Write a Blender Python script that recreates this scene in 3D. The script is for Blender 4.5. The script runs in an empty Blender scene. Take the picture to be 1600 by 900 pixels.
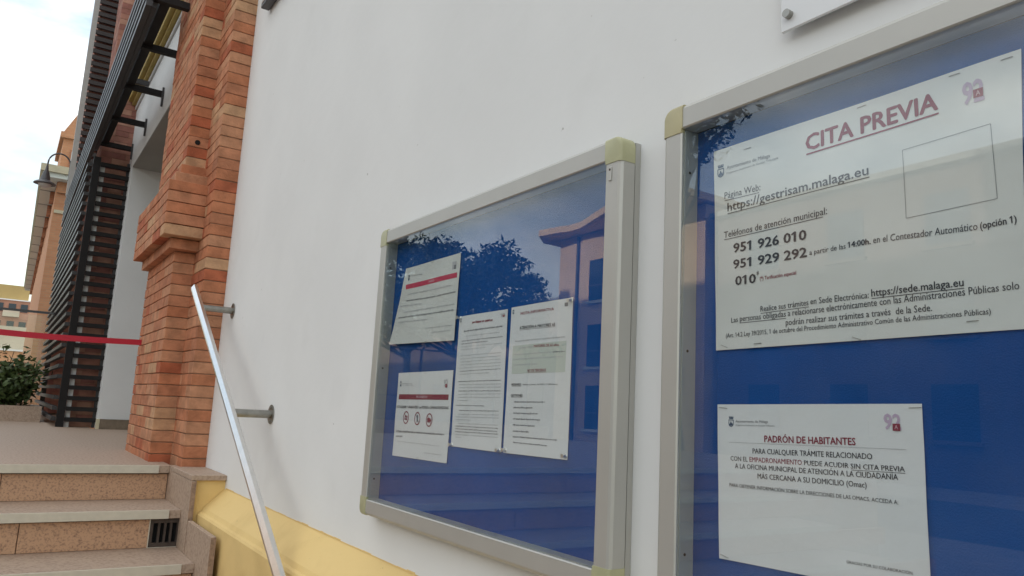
import bpy, bmesh, math, random
from mathutils import Vector, Matrix
random.seed(7)
S = bpy.context.scene
R = math.radians
# ------------------------------------------------------------------ camera
cd = bpy.data.cameras.new('camera'); cam = bpy.data.objects.new('camera', cd)
S.collection.objects.link(cam); S.camera = cam
right = Vector((0.55352458, 0.8312594, 0.05116985))
down = Vector((-0.10636619, 0.13149803, -0.98559348))
fwd = Vector((-0.82601258, 0.54010747, 0.16120529))
m = Matrix((right, -down, -fwd)).transposed().to_4x4()
m.translation = Vector((0, -0.885, 0.337))
cam.matrix_world = m
cd.sensor_width = 36; cd.lens = 26.865; cd.clip_start = .02; cd.clip_end = 2000
S.render.resolution_x = 1024; S.render.resolution_y = 576
# ------------------------------------------------------------------ world, sun, exposure
SUN_EL, SUN_AZ = 18, -8          # the sun stands behind the facade, a little to the left (azimuth from +y towards +x)
w = bpy.data.worlds.new('World'); S.world = w; w.use_nodes = True
n = w.node_tree.nodes; l = w.node_tree.links; n.clear()
out = n.new('ShaderNodeOutputWorld'); bg = n.new('ShaderNodeBackground'); bg.inputs[1].default_value = .1
sky = n.new('ShaderNodeTexSky'); sky.sky_type = 'NISHITA'; sky.sun_disc = False
sky.sun_elevation = R(SUN_EL); sky.sun_rotation = R(SUN_AZ); sky.dust_density = 1.5; sky.air_density = 1.2
tc = n.new('ShaderNodeTexCoord'); mp = n.new('ShaderNodeMapping'); mp.inputs['Scale'].default_value = (1, 1, 2.6)
mp.inputs['Location'].default_value = (3.6, 8.8, 5.2)
no = n.new('ShaderNodeTexNoise'); no.inputs['Scale'].default_value = 1.7; no.inputs['Detail'].default_value = 8; no.inputs['Roughness'].default_value = .55
cr = n.new('ShaderNodeValToRGB'); cr.color_ramp.elements[0].position = .37; cr.color_ramp.elements[1].position = .57
no2 = n.new('ShaderNodeTexNoise'); no2.inputs['Scale'].default_value = 3.1; no2.inputs['Detail'].default_value = 6
cc = n.new('ShaderNodeMix'); cc.data_type = 'RGBA'
cc.inputs[6].default_value = (3.9, 3.9, 3.85, 1); cc.inputs[7].default_value = (8.1, 8.2, 8.0, 1)
mx = n.new('ShaderNodeMix'); mx.data_type = 'RGBA'
l.new(tc.outputs['Generated'], mp.inputs[0]); l.new(mp.outputs[0], no.inputs[0]); l.new(mp.outputs[0], no2.inputs[0])
sx = n.new('ShaderNodeSeparateXYZ'); hz = n.new('ShaderNodeMapRange'); hm = n.new('ShaderNodeMath'); hm.operation = 'MULTIPLY'
hz.inputs[1].default_value = .06; hz.inputs[2].default_value = .17; l.new(tc.outputs['Generated'], sx.inputs[0]); l.new(sx.outputs[2], hz.inputs[0])
l.new(no.outputs[0], cr.inputs[0]); l.new(cr.outputs[0], hm.inputs[0]); l.new(hz.outputs[0], hm.inputs[1]); l.new(hm.outputs[0], mx.inputs[0]); n2r = n.new('ShaderNodeMapRange'); n2r.inputs[1].default_value = .36; n2r.inputs[2].default_value = .62
l.new(no2.outputs[0], n2r.inputs[0]); l.new(n2r.outputs[0], cc.inputs[0])
l.new(sky.outputs[0], mx.inputs[6]); l.new(cc.outputs[2], mx.inputs[7])
l.new(mx.outputs[2], bg.inputs[0]); l.new(bg.outputs[0], out.inputs[0])
sd = bpy.data.lights.new('sun', 'SUN'); sd.energy = 2.2; sd.angle = R(.6); sd.color = (1, .9, .78)
so = bpy.data.objects.new('sun', sd); S.collection.objects.link(so)
sv = Vector((math.sin(R(SUN_AZ)) * math.cos(R(SUN_EL)), math.cos(R(SUN_AZ)) * math.cos(R(SUN_EL)), math.sin(R(SUN_EL))))
so.rotation_euler = sv.to_track_quat('Z', 'Y').to_euler(); so.location = sv * 30
S.view_settings.view_transform = 'Standard'; S.view_settings.look = 'None'
S.view_settings.exposure = 1.58; S.view_settings.gamma = 1
# ------------------------------------------------------------------ materials
def mat(name, col, rough=.7, metal=0, noise=0, scale=20, bump=0, bscale=None, col2=None, spec=.5, thr=(.35, .65), detail=6, coat=0):
    m = bpy.data.materials.new(name); m.use_nodes = True
    N = m.node_tree.nodes; L = m.node_tree.links; b = N['Principled BSDF']
    b.inputs['Roughness'].default_value = rough; b.inputs['Metallic'].default_value = metal
    b.inputs['Specular IOR Level'].default_value = spec; b.inputs['Coat Weight'].default_value = coat
    b.inputs['Base Color'].default_value = (*col, 1)
    t = N.new('ShaderNodeTexCoord')
    if noise or col2:
        x = N.new('ShaderNodeTexNoise'); x.inputs['Scale'].default_value = scale; x.inputs['Detail'].default_value = detail
        L.new(t.outputs['Object'], x.inputs[0])
        r = N.new('ShaderNodeMapRange'); r.inputs[1].default_value = thr[0]; r.inputs[2].default_value = thr[1]
        L.new(x.outputs[0], r.inputs[0])
        k = N.new('ShaderNodeMix'); k.data_type = 'RGBA'; L.new(r.outputs[0], k.inputs[0])
        c2 = col2 or tuple(c * (1 - noise) for c in col)
        k.inputs[6].default_value = (*col, 1); k.inputs[7].default_value = (*c2, 1)
        L.new(k.outputs[2], b.inputs['Base Color'])
    if bump:
        y = N.new('ShaderNodeTexNoise'); y.inputs['Scale'].default_value = bscale or scale * 3; y.inputs['Detail'].default_value = 5
        L.new(t.outputs['Object'], y.inputs[0])
        u = N.new('ShaderNodeBump'); u.inputs['Strength'].default_value = bump; u.inputs['Distance'].default_value = .004
        L.new(y.outputs[0], u.inputs['Height']); L.new(u.outputs[0], b.inputs['Normal'])
    return m
def glassmat(name, f0=.062, tint=(.97, .985, .98), smear=.007):
    m = bpy.data.materials.new(name); m.use_nodes = True
    N = m.node_tree.nodes; L = m.node_tree.links; N.clear()
    o = N.new('ShaderNodeOutputMaterial'); mixs = N.new('ShaderNodeMixShader')
    tr = N.new('ShaderNodeBsdfTransparent'); tr.inputs[0].default_value = (*tint, 1)
    gl = N.new('ShaderNodeBsdfGlossy'); gl.inputs['Roughness'].default_value = .0
    g = N.new('ShaderNodeNewGeometry'); d = N.new('ShaderNodeVectorMath'); d.operation = 'DOT_PRODUCT'
    L.new(g.outputs['Incoming'], d.inputs[0]); L.new(g.outputs['Normal'], d.inputs[1])
    a = N.new('ShaderNodeMath'); a.operation = 'ABSOLUTE'; L.new(d.outputs['Value'], a.inputs[0])
    s1 = N.new('ShaderNodeMath'); s1.operation = 'SUBTRACT'; s1.inputs[0].default_value = 1; L.new(a.outputs[0], s1.inputs[1])
    p = N.new('ShaderNodeMath'); p.operation = 'POWER'; p.inputs[1].default_value = 5; L.new(s1.outputs[0], p.inputs[0])
    ml = N.new('ShaderNodeMath'); ml.operation = 'MULTIPLY_ADD'; ml.inputs[1].default_value = 1 - f0; ml.inputs[2].default_value = f0
    L.new(p.outputs[0], ml.inputs[0]); L.new(ml.outputs[0], mixs.inputs[0])
    L.new(tr.outputs[0], mixs.inputs[1]); L.new(gl.outputs[0], mixs.inputs[2])
    if smear:
        t = N.new('ShaderNodeTexCoord'); x = N.new('ShaderNodeTexNoise'); x.inputs['Scale'].default_value = 9; x.inputs['Detail'].default_value = 8
        L.new(t.outputs['Object'], x.inputs[0])
        df = N.new('ShaderNodeBsdfDiffuse'); df.inputs[0].default_value = (.7, .72, .7, 1)
        r = N.new('ShaderNodeMapRange'); r.inputs[1].default_value = .5; r.inputs[2].default_value = .75; r.inputs[3].default_value = smear * .3; r.inputs[4].default_value = smear * 1.6
        L.new(x.outputs[0], r.inputs[0]); m2 = N.new('ShaderNodeMixShader'); L.new(r.outputs[0], m2.inputs[0])
        L.new(mixs.outputs[0], m2.inputs[1]); L.new(df.outputs[0], m2.inputs[2]); L.new(m2.outputs[0], o.inputs[0])
    else: L.new(mixs.outputs[0], o.inputs[0])
    return m
def brickmat(name, c1, c2, mortar, sx=1, axis='XZ', row=.06, width=.25):
    m = mat(name, c1, .85); N = m.node_tree.nodes; L = m.node_tree.links
    t = N['Texture Coordinate']; sp = N.new('ShaderNodeSeparateXYZ'); cb = N.new('ShaderNodeCombineXYZ')
    L.new(t.outputs['Object'], sp.inputs[0])
    ad = N.new('ShaderNodeMath'); L.new(sp.outputs[0], ad.inputs[0]); L.new(sp.outputs[1], ad.inputs[1])
    L.new(ad.outputs[0], cb.inputs[0]); L.new(sp.outputs[2], cb.inputs[1])
    b = N.new('ShaderNodeTexBrick'); L.new(cb.outputs[0], b.inputs[0])
    b.inputs['Color1'].default_value = (*c1, 1); b.inputs['Color2'].default_value = (*c2, 1); b.inputs['Mortar'].default_value = (*mortar, 1)
    b.inputs['Scale'].default_value = 1; b.inputs['Mortar Size'].default_value = .006
    b.inputs['Brick Width'].default_value = width; b.inputs['Row Height'].default_value = row
    L.new(b.outputs[0], N['Principled BSDF'].inputs['Base Color'])
    return m
M = {}
M['plaster'] = mat('white_plaster', (.80, .805, .80), .85, noise=.045, scale=2.2, bump=.5, bscale=9, detail=10)
def specks(m, dark=(.42, .41, .39)):
    N = m.node_tree.nodes; L = m.node_tree.links; bs = N['Principled BSDF']; src = bs.inputs['Base Color'].links[0].from_socket
    for sc, lo, hi, amt in ((38, .735, .76, .7), (3.2, .60, .80, .14), (.9, .52, .75, .07)):
        x = N.new('ShaderNodeTexNoise'); x.inputs['Scale'].default_value = sc; x.inputs['Detail'].default_value = 3 if sc > 30 else 9
        L.new(N['Texture Coordinate'].outputs['Object'], x.inputs[0]); r = N.new('ShaderNodeMapRange')
        r.inputs[1].default_value = lo; r.inputs[2].default_value = hi; r.inputs[4].default_value = amt; L.new(x.outputs[0], r.inputs[0])
        k = N.new('ShaderNodeMix'); k.data_type = 'RGBA'; L.new(r.outputs[0], k.inputs[0]); L.new(src, k.inputs[6]); k.inputs[7].default_value = (*dark, 1)
        src = k.outputs[2]
    L.new(src, bs.inputs['Base Color'])
specks(M['plaster'])
M['plaster_fine'] = mat('white_render', (.74, .75, .75), .85, noise=.07, scale=2, bump=.2, bscale=50)
M['yellow'] = mat('yellow_paint', (.78, .56, .23), .75, col2=(.64, .44, .17), scale=7, thr=(.50, .95), bump=.3, bscale=22, detail=10)
specks(M['yellow'], (.30, .22, .10))
M['ochre'] = mat('ochre_paint', (.50, .37, .11), .7, noise=.15, scale=6)
M['cream'] = mat('cream_paint', (.66, .60, .42), .7, noise=.15, scale=6)
BR = [((.56, .24, .13), 'orange'), ((.59, .31, .185), 'tan'), ((.49, .16, .085), 'red'), ((.62, .39, .235), 'pale'), ((.575, .275, .16), 'light'), ((.52, .235, .135), 'mid')]
BW = [.25, .2, .14, .09, .17, .15]
BRM = [mat('brick_' + nm, c, .9, noise=.32, scale=14, bump=.9, bscale=60, spec=.2, detail=9) for c, nm in [((c_[0] * .97, c_[1] * .90, c_[2] * .86), nm_) for c_, nm_ in BR]]
M['mortar'] = mat('mortar', (.38, .23, .15), .95, noise=.3, scale=30, spec=.1)
M['dbrick'] = [mat('dark_brick_a', (.42, .20, .15), .9, noise=.3, scale=9, spec=.2), mat('dark_brick_b', (.48, .26, .19), .9, noise=.3, scale=9, spec=.2), mat('dark_brick_c', (.34, .15, .12), .9, noise=.3, scale=9, spec=.2)]
M['granite'] = mat('pink_granite', (.53, .32, .195), .6, col2=(.25, .14, .09), scale=120, thr=(.48, .72), detail=5, bump=.15)
M['granite_top'] = mat('worn_granite', (.43, .32, .24), .6, col2=(.30, .21, .155), scale=80, thr=(.45, .68), detail=6)
M['granite_edge'] = mat('granite_edge', (.36, .24, .17), .7, noise=.4, scale=60)
M['skirt'] = mat('brown_skirting', (.22, .17, .12), .6, noise=.3, scale=20)
M['nosing'] = mat('beige_nosing', (.60, .55, .45), .55, noise=.08, scale=30)
M['iron'] = mat('cast_iron', (.085, .062, .05), .7, metal=.2, noise=.3, scale=30)
M['hole'] = mat('dark_hole', (.008, .008, .008), .95)
M['steel'] = mat('polished_steel', (.82, .81, .79), .28, metal=1, noise=.06, scale=30)
M['steel_dull'] = mat('brushed_steel', (.36, .35, .32), .35, metal=1, noise=.2, scale=40)
M['alu'] = mat('anodised_aluminium', (.49, .48, .445), .42, metal=.35, noise=.04, scale=12)
M['alu_in'] = mat('inner_aluminium', (.42, .44, .43), .4, metal=.2, noise=.1, scale=12)
M['cap'] = mat('yellowed_plastic', (.46, .45, .27), .45, noise=.12, scale=30)
M['cap2'] = mat('tan_plastic', (.47, .42, .24), .45, noise=.12, scale=30)
M['black'] = mat('gap_black', (.01, .01, .01), .6)  # colour for the dark gap between door and back frame
M['felt'] = mat('blue_felt', (.008, .088, .34), .95, noise=.32, scale=3.2, thr=(.3, .7), bump=.25, bscale=500, spec=.1)
M['glass'] = glassmat('case_glass')
M['paper'] = mat('white_paper', (.76, .765, .78), .75, noise=.02, scale=14, bump=1, bscale=11)
M['paper2'] = mat('laminated_paper', (.74, .745, .725), .35, noise=.03, scale=14, coat=.3, bump=.7, bscale=9)
M['greenbox'] = mat('grey_green_print', (.58, .62, .57), .75)
M['ink_k'] = mat('black_ink', (.035, .036, .045), .6)
M['ink_g'] = mat('grey_ink', (.20, .20, .22), .6)
M['ink_r'] = mat('maroon_ink', (.25, .022, .05), .6)
M['ink_c'] = mat('crimson_ink', (.55, .03, .09), .6)
M['ink_w'] = mat('pale_ink', (.68, .45, .50), .6)
M['ink_l'] = mat('lilac_ink', (.52, .40, .54), .6)
M['ink_lg'] = mat('light_grey_ink', (.50, .50, .52), .6)
M['ink_b'] = mat('navy_ink', (.06, .10, .17), .6)
M['slat'] = mat('dark_grey_metal', (.050, .048, .050), .45, metal=.2, noise=.2, scale=10)
M['tape'] = mat('red_tape', (.46, .008, .030), .6)
M['acrylic'] = mat('white_acrylic', (.78, .785, .79), .15)
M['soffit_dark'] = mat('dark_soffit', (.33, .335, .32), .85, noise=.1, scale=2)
M['post'] = mat('black_metal', (.018, .016, .016), .6, noise=.2, scale=10, spec=.2)
M['soffit'] = mat('grey_soffit', (.80, .86, .80), .8, noise=.10, scale=.7)
M['obrick'] = brickmat('orange_brick_far', (.60, .30, .16), (.54, .25, .13), (.50, .30, .18))
M['obrick2'] = brickmat('orange_brick_upper', (.48, .22, .13), (.40, .18, .10), (.30, .17, .1))
M['peach'] = mat('peach_render', (.76, .55, .36), .85, noise=.1, scale=.8)
M['dglass'] = mat('dark_window_glass', (.02, .03, .05), .08)
M['wframe'] = mat('white_window_frame', (.7, .7, .7), .6)
M['pave'] = mat('grey_paving', (.26, .24, .22), .8, noise=.2, scale=2)
M['asphalt'] = mat('asphalt', (.06, .06, .06), .9, noise=.2, scale=30)
M['leaf'] = mat('leaf_green', (.032, .062, .018), .55, col2=(.085, .12, .035), scale=3)
M['leaf2'] = mat('leaf_dark', (.03, .055, .02), .55, col2=(.06, .095, .03), scale=3)
M['bark'] = mat('bark', (.10, .075, .05), .9, noise=.4, scale=8, bump=.8)
M['door'] = mat('brown_door', (.10, .06, .04), .5, noise=.2, scale=8)
M['lampmetal'] = mat('lamp_metal', (.09, .09, .095), .45, metal=.4)
M['soil'] = mat('soil', (.05, .035, .025), .95, noise=.3, scale=20)
# ------------------------------------------------------------------ helpers
COL = S.collection
def link(name, me, parent=None, loc=None):
    o = bpy.data.objects.new(name, me); COL.objects.link(o)
    if parent: o.parent = parent
    if loc: o.location = loc
    return o
class MB:
    def __init__(s): s.v = []; s.f = []; s.m = []
    def box(s, a, b, mi=0, ch=0):
        x0, y0, z0 = [min(p, q) for p, q in zip(a, b)]; x1, y1, z1 = [max(p, q) for p, q in zip(a, b)]
        if ch:
            bm = bmesh.new(); bmesh.ops.create_cube(bm, size=1)
            for v in bm.verts:
                v.co = Vector(((x0 + x1) / 2 + v.co.x * (x1 - x0), (y0 + y1) / 2 + v.co.y * (y1 - y0), (z0 + z1) / 2 + v.co.z * (z1 - z0)))
            bmesh.ops.bevel(bm, geom=bm.edges[:], offset=ch, segments=1, affect='EDGES')
            s.addbm(bm, mi); return s
        k = len(s.v)
        s.v += [(x0, y0, z0), (x1, y0, z0), (x1, y1, z0), (x0, y1, z0), (x0, y0, z1), (x1, y0, z1), (x1, y1, z1), (x0, y1, z1)]
        for f in ((0, 3, 2, 1), (4, 5, 6, 7), (0, 1, 5, 4), (1, 2, 6, 5), (2, 3, 7, 6), (3, 0, 4, 7)):
            s.f.append(tuple(k + i for i in f)); s.m.append(mi)
        return s
    def addbm(s, bm, mi=0):
        k = len(s.v); bm.verts.ensure_lookup_table()
        s.v += [tuple(v.co) for v in bm.verts]
        for f in bm.faces: s.f.append(tuple(k + v.index for v in f.verts)); s.m.append(mi)
        bm.free(); return s
    def poly(s, pts, mi=0):
        k = len(s.v); s.v += [tuple(p) for p in pts]; s.f.append(tuple(range(k, k + len(pts)))); s.m.append(mi); return s
    def prism(s, prof, axis, a, b, mi=0):
        """prof: 2-D outline in the two other axes (in xyz order); extruded from a to b along axis"""
        def P(p, t):
            q = list(p); q.insert(axis, t); return tuple(q)
        k = len(s.v); n_ = len(prof)
        s.v += [P(p, a) for p in prof] + [P(p, b) for p in prof]
        s.f.append(tuple(range(k, k + n_))); s.f.append(tuple(range(k + 2 * n_ - 1, k + n_ - 1, -1))); s.m += [mi, mi]
        for i in range(n_):
            j = (i + 1) % n_; s.f.append((k + i, k + n_ + i, k + n_ + j, k + j)); s.m.append(mi)
        return s
    def tube(s, pts, r, seg=12, mi=0, radii=None):
        pts = [Vector(p) for p in pts]; k = len(s.v); up = Vector((0, 0, 1))
        for i, p in enumerate(pts):
            d = (pts[min(i + 1, len(pts) - 1)] - pts[max(i - 1, 0)]).normalized()
            u = d.cross(up if abs(d.z) < .95 else Vector((1, 0, 0))).normalized(); v = d.cross(u)
            rr = radii[i] if radii else r
            for j in range(seg):
                a = 2 * math.pi * j / seg; s.v.append(tuple(p + (u * math.cos(a) + v * math.sin(a)) * rr))
        for i in range(len(pts) - 1):
            for j in range(seg):
                a = k + i * seg + j; b = k + i * seg + (j + 1) % seg
                s.f.append((a, b, b + seg, a + seg)); s.m.append(mi)
        s.f.append(tuple(k + j for j in range(seg))[::-1]); s.f.append(tuple(k + (len(pts) - 1) * seg + j for j in range(seg))); s.m += [mi, mi]
        return s
    def mesh(s, name, mats, smooth=False):
        me = bpy.data.meshes.new(name); me.from_pydata(s.v, [], s.f)
        for m_ in (mats if isinstance(mats, list) else [mats]): me.materials.append(m_)
        me.polygons.foreach_set('material_index', s.m)
        bm = bmesh.new(); bm.from_mesh(me); bmesh.ops.recalc_face_normals(bm, faces=bm.faces[:]); bm.to_mesh(me); bm.free()
        if smooth:
            me.polygons.foreach_set('use_smooth', [True] * len(me.polygons))
            try: me.set_sharp_from_angle(angle=R(40))
            except Exception: pass
        return me
    def build(s, name, mats, parent=None, smooth=False): return link(name, s.mesh(name, mats, smooth), parent)
def box(name, a, b, m_, parent=None, ch=0): return MB().box(a, b, 0, ch).build(name, m_, parent)
def tag(o, label=None, cat=None, group=None, kind=None):
    if label: o['label'] = label
    if cat: o['category'] = cat
    if group: o['group'] = group
    if kind: o['kind'] = kind
    return o
def thing(name, label, cat, loc=(0, 0, 0), group=None):
    o = bpy.data.objects.new(name, None); COL.objects.link(o); o.location = loc; o.empty_display_size = .1
    return tag(o, label, cat, group)
def struct(name, mb, m_, label=None):
    o = mb.build(name, m_); return tag(o, label, kind='structure')
GZ = -1.15
# ------------------------------------------------------------------ ground
ground = struct('ground', MB().box((-600, -500, GZ - .3), (400, 600, GZ)), M['pave'], 'grey paved ground around the building')
road = struct('road', MB().box((-60, -17.5, GZ + .001), (40, -11, GZ + .004)), M['asphalt'], 'dark asphalt street opposite the facade')
terrace = struct('terrace', MB().box((-9.22, -6, GZ + .004), (-4.125, -.14, 0)).box((-8.0, -.14, GZ + .004), (-5.17, .9, 0)), M['granite_top'], 'worn granite terrace at the top of the steps')
# ------------------------------------------------------------------ building
bld = thing('office_building', 'white plastered office building with brick pilasters, yellow plinth and screened entrance', 'building', (-4, 0, 0))
def P(o):                      # parent to the building, keeping world coordinates
    o.parent = bld; o.matrix_parent_inverse = Matrix.Translation((4, 0, 0)); return o
P(box('wall', (-3.999, 0, GZ), (9, 9.9, 15.5), M['plaster']))
P(MB().box((-13.4, -.1, 3.4), (-4.31, 9.9, 15.5)).box((-4.31, .02, 3.3), (-3.9995, 9.9, 15.5)).box((-8.302, -.1, 0), (-8.0, 1.2, 3.4)).box((-8.0, -.1, 2.5), (-5.1, 1.2, 3.4)).box((-5.16, -.1, 0), (-4.32, 1.2, 3.4)).box((-4.32, .02, 0), (-4.0005, 1.2, 3.3)).box((-8.9, .0, -.3), (-8.3, 1.2, 3.4)).build('entrance_wall', M['plaster_fine']))
P(MB().box((-13.5, 1.2, GZ), (-3.999, 9.9, 3.4)).build('rear_block', M['plaster_fine']))
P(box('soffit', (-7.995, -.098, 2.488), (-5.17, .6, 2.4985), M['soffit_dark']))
dr = P(box('door', (-7.9, .62, 0), (-5.2, .66, 2.45), M['door']))
P(box('skirting', (-7.999, -.085, 0), (-7.978, 1.1, .09), M['skirt']))
P(box('skirting', (-8.02, -.114, 0), (-7.975, -.086, .09), M['cream']))
# yellow plinth: sloped weathering, bead and vertical face
prof = [(.02, -.058), (0, -.058), (-.082, -.135), (-.090, -.150), (-.100, -.155), (-.105, -.163), (-.105, GZ), (.02, GZ)]
P(MB().prism(prof, 0, -3.582, 9).build('plinth', M['yellow'], smooth=False))
rr = random.Random(5); pe = MB(); x = -3.56
while x < 2:
    w_ = rr.uniform(.02, .09); h1 = rr.choice([0, 0, 0, .0005, .001, .003]) + rr.uniform(0, .0015)
    pe.box((x, -.0012, -.0575), (x + w_, .001, -.0555 + h1)); x += w_
P(pe.build('paint_edge', M['yellow']))
P(box('plinth_block', (-3.99, -.124, GZ), (-3.584, 0, -.021), M['yellow']))
# entrance cornice in stepped bands
for (y, z0, z1, mm) in ((-.118, 3.165, 3.20, 'plaster_fine'), (-.150, 3.202, 3.232, 'ochre'), (-.185, 3.234, 3.29, 'ochre'), (-.215, 3.292, 3.33, 'ochre'), (-.26, 3.332, 3.40, 'cream')):
    P(box('cornice_band', (-8.297, y, z0), (-4.9, -.101, z1), M[mm]))
P(box('shade_block', (-78, 8, GZ), (-13.6, 15, 15.5), M['plaster_fine']))  # unseen mass added to shade the lower walls across the street
# ---- brick pilaster beside the notice wall, every brick its own piece
pil = P(MB().box((-4.284, -.104, -.02), (-4.006, .3, 3.5)).box((-5.16, -.205, 0), (-4.306, .3, 3.5)).build('pilaster_core', M['mortar']))
CH = .0583; JT = .0042
def bricks_run(x0, x1, y0, y1, z, seq, jit=.0012):
    """one course: list of brick boxes filling x0..x1 (x0 right end, going to -x)"""
    res = []; x = x0; i = 0
    while x > x1 + .02:
        L_ = seq[i % len(seq)]; i += 1
        e = max(x - L_, x1)
        if e - x1 < .05: e = x1
        j = random.uniform(-jit, jit); k = random.uniform(-jit, jit)
        res.append(((e + JT / 2, y0 + j, z + JT / 2 + k * .5), (x - JT / 2, y1, z + CH - JT / 2 + k * .5)))
        x = e
    return res
courses = []
ncr = 58
for c in range(ncr):
    z = c * CH - .018; cap = 0; cy = 0
    # course 19 is the small moulding, 20..24 the full cap, 25/26 step back
    if c == 19: cap, cy = .065, .036
    elif 20 <= c <= 24: cap, cy = .135, .085
    elif c == 25: cap, cy = .09, .055
    elif c == 26: cap, cy = .04, .025
    alt = c % 2
    # inner step: corner brick(s)
    res = bricks_run(-4.0, -4.36, -.11, .12, z, [.25, .25] if alt else [.12, .25])
    # keep the +x face slightly uneven
    r0 = res[0]; j = random.uniform(-.0015, .0015); res[0] = (r0[0], (r0[1][0] + JT / 2 + j, r0[1][1], r0[1][2]))
    out_ = bricks_run(-4.30 + cap, -5.17 - cap * .45, -.212 - cy, .0, z, [.25, .25, .25] if alt else [.12, .25, .25])
    r0 = out_[0]; j = random.uniform(-.0015, .0015); out_[0] = (r0[0], (r0[1][0] + JT / 2 + j, r0[1][1], r0[1][2]))
    courses += [(b, c) for b in res + out_]
rows = courses
keep = rows[:300]; rest = rows[300:]
for (b, c) in keep:
    q1 = MB().box(b[0], b[1], 0, .002); q1.v = [tuple(t + random.uniform(-.0009, .0009) for t in p_) for p_ in q1.v]
    o = q1.build('brick', random.choices(BRM, BW)[0]); o.parent = pil
mbr = MB()
for (b, c) in rest: mbr.box(b[0], b[1], random.choices(range(6), BW)[0], .0018)
mbr.v = [tuple(t + random.uniform(-.0009, .0009) for t in p_) for p_ in mbr.v]
o = mbr.build('upper_bricks', BRM); o.parent = pil; o['kind'] = 'stuff'
ph = MB().tube([(-4.305, -.165, 1.70), (-4.2965, -.165, 1.70)], .014, 14).build('anchor_hole', M['hole']); ph.parent = pil
# ---- brick pier behind the louvres and brick wall beyond
def brick_stuff(name, x0, x1, y0, z1, mats, core_y, y_back=0.0):
    core = P(box(name, (x0 + .006 - 0, y0 + .006, 0), (x1 - .006, y_back, z1), M['mortar']))
    q = MB(); c = 0; z = 0
    while z < z1:
        # faces: -y run
        for b in bricks_run(x1, x0, y0, y0 + .1, z, [.25, .25] if c % 2 else [.12, .25]): q.box(b[0], b[1], random.randrange(len(mats)))
        y = y0 + .1
        while y < y_back - .03:
            L_ = .12 if (c % 2 and y < y0 + .12) else .25
            e = min(y + L_, y_back); q.box((x1 - .1, y + JT / 2, z + JT / 2), (x1 + random.uniform(-.001, .001), e - JT / 2, z + CH - JT / 2), random.randrange(len(mats))); y = e
        z += CH; c += 1
    o = q.build('pier_bricks', mats); o.parent = core; o['kind'] = 'stuff'
    return core
brick_stuff('entrance_pier', -8.9, -8.305, -.36, 6.4, M['dbrick'], 0, -.095)
brick_stuff('tower_pier', -13.6, -12.72, -.36, 9.2, M['dbrick'], 0, .2)
P(box('pier_trim', (-8.24, -.352, 0), (-8.222, -.312, 2.52), M['plaster']))
P(box('pier_trim', (-12.71, -.13, 0), (-12.70, -.085, 9.2), M['plaster_fine']))
P(box('brick_infill', (-12.72, -.112, 0), (-8.9, -.101, 7.8), M['obrick2']))
# ------------------------------------------------------------------ louvre screens
lou = thing('louvre_screen', 'dark metal louvre screen round the brick pier and on above the entrance', 'screen', (-8.2, -.4, 0))
def Q(o, par=lou, off=(8.2, .4, 0)): o.parent = par; o.matrix_parent_inverse = Matrix.Translation(off); return o
Q(box('corner_post', (-8.23, -.42, 0), (-8.17, -.358, 2.57), M['post']))
Q(box('end_post', (-8.25, -.125, 0), (-8.21, -.102, 2.57), M['slat']))
Q(box('end_post', (-12.6, -.40, 0), (-12.55, -.34, 3.1), M['slat']))
slm = MB().box((-.02, 0, -.019), (.02, .255, .019)).mesh('slat', M['post'])
for k in range(26):
    Q(link('slat', slm, loc=(-8.19, -.355, .07 + k * .0975)))
slL = MB().box((0, -.02, -.017), (4.32, .02, .017)).mesh('slat_long', M['slat'])
for k in range(26):
    Q(link('slat', slL, loc=(-12.58, -.44, .07 + k * .0975)))
slT = MB().box((0, -.018, -.019), (7.75, .018, .019)).mesh('fascia_slat', M['slat'])
for k in range(5):
    Q(link('slat', slT, loc=(-12.58, -.44, 2.665 + k * .085)))
Q(box('outer_beam', (-8.25, -.418, 2.655), (-4.86, -.392, 2.70), M['slat']))
Q(box('inner_beam', (-8.25, -.372, 2.715), (-4.86, -.318, 2.80), M['post']))
for x in (-4.84, -5.60, -6.45, -7.32, -8.17):
    a = Q(box('arm', (x - .022, -.44, 2.69), (x + .022, -.217 if x > -5 else -.103, 2.733), M['post']))
    if x < -5:
        pl = box('fixing_plate', (x + .026, -.118, 2.60), (x + .034, -.1025, 2.76), M['slat'])
        pl.parent = a
Q(box('arm', (-7.22, -.40, 3.03), (-7.18, -.136, 3.07), M['slat']))
tow = thing('louvre_screen', 'taller dark louvre screen on the far tower, seen against the sky', 'screen', (-12.6, -.4, 0))
T = lambda o: Q(o, tow, (12.6, .4, 0))
T(box('corner_post', (-12.68, -.455, 3.12), (-12.60, -.385, 9.2), M['alu_in']))
T(box('end_post', (-12.68, -.10, 3.12), (-12.65, -.06, 9.2), M['slat']))
slt = MB().box((-.02, 0, -.03), (.02, .33, .03)).mesh('tower_slat', M['slat'])
for k in range(60): T(link('slat', slt, loc=(-12.625, -.385, 3.2 + k * .1)))
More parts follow.
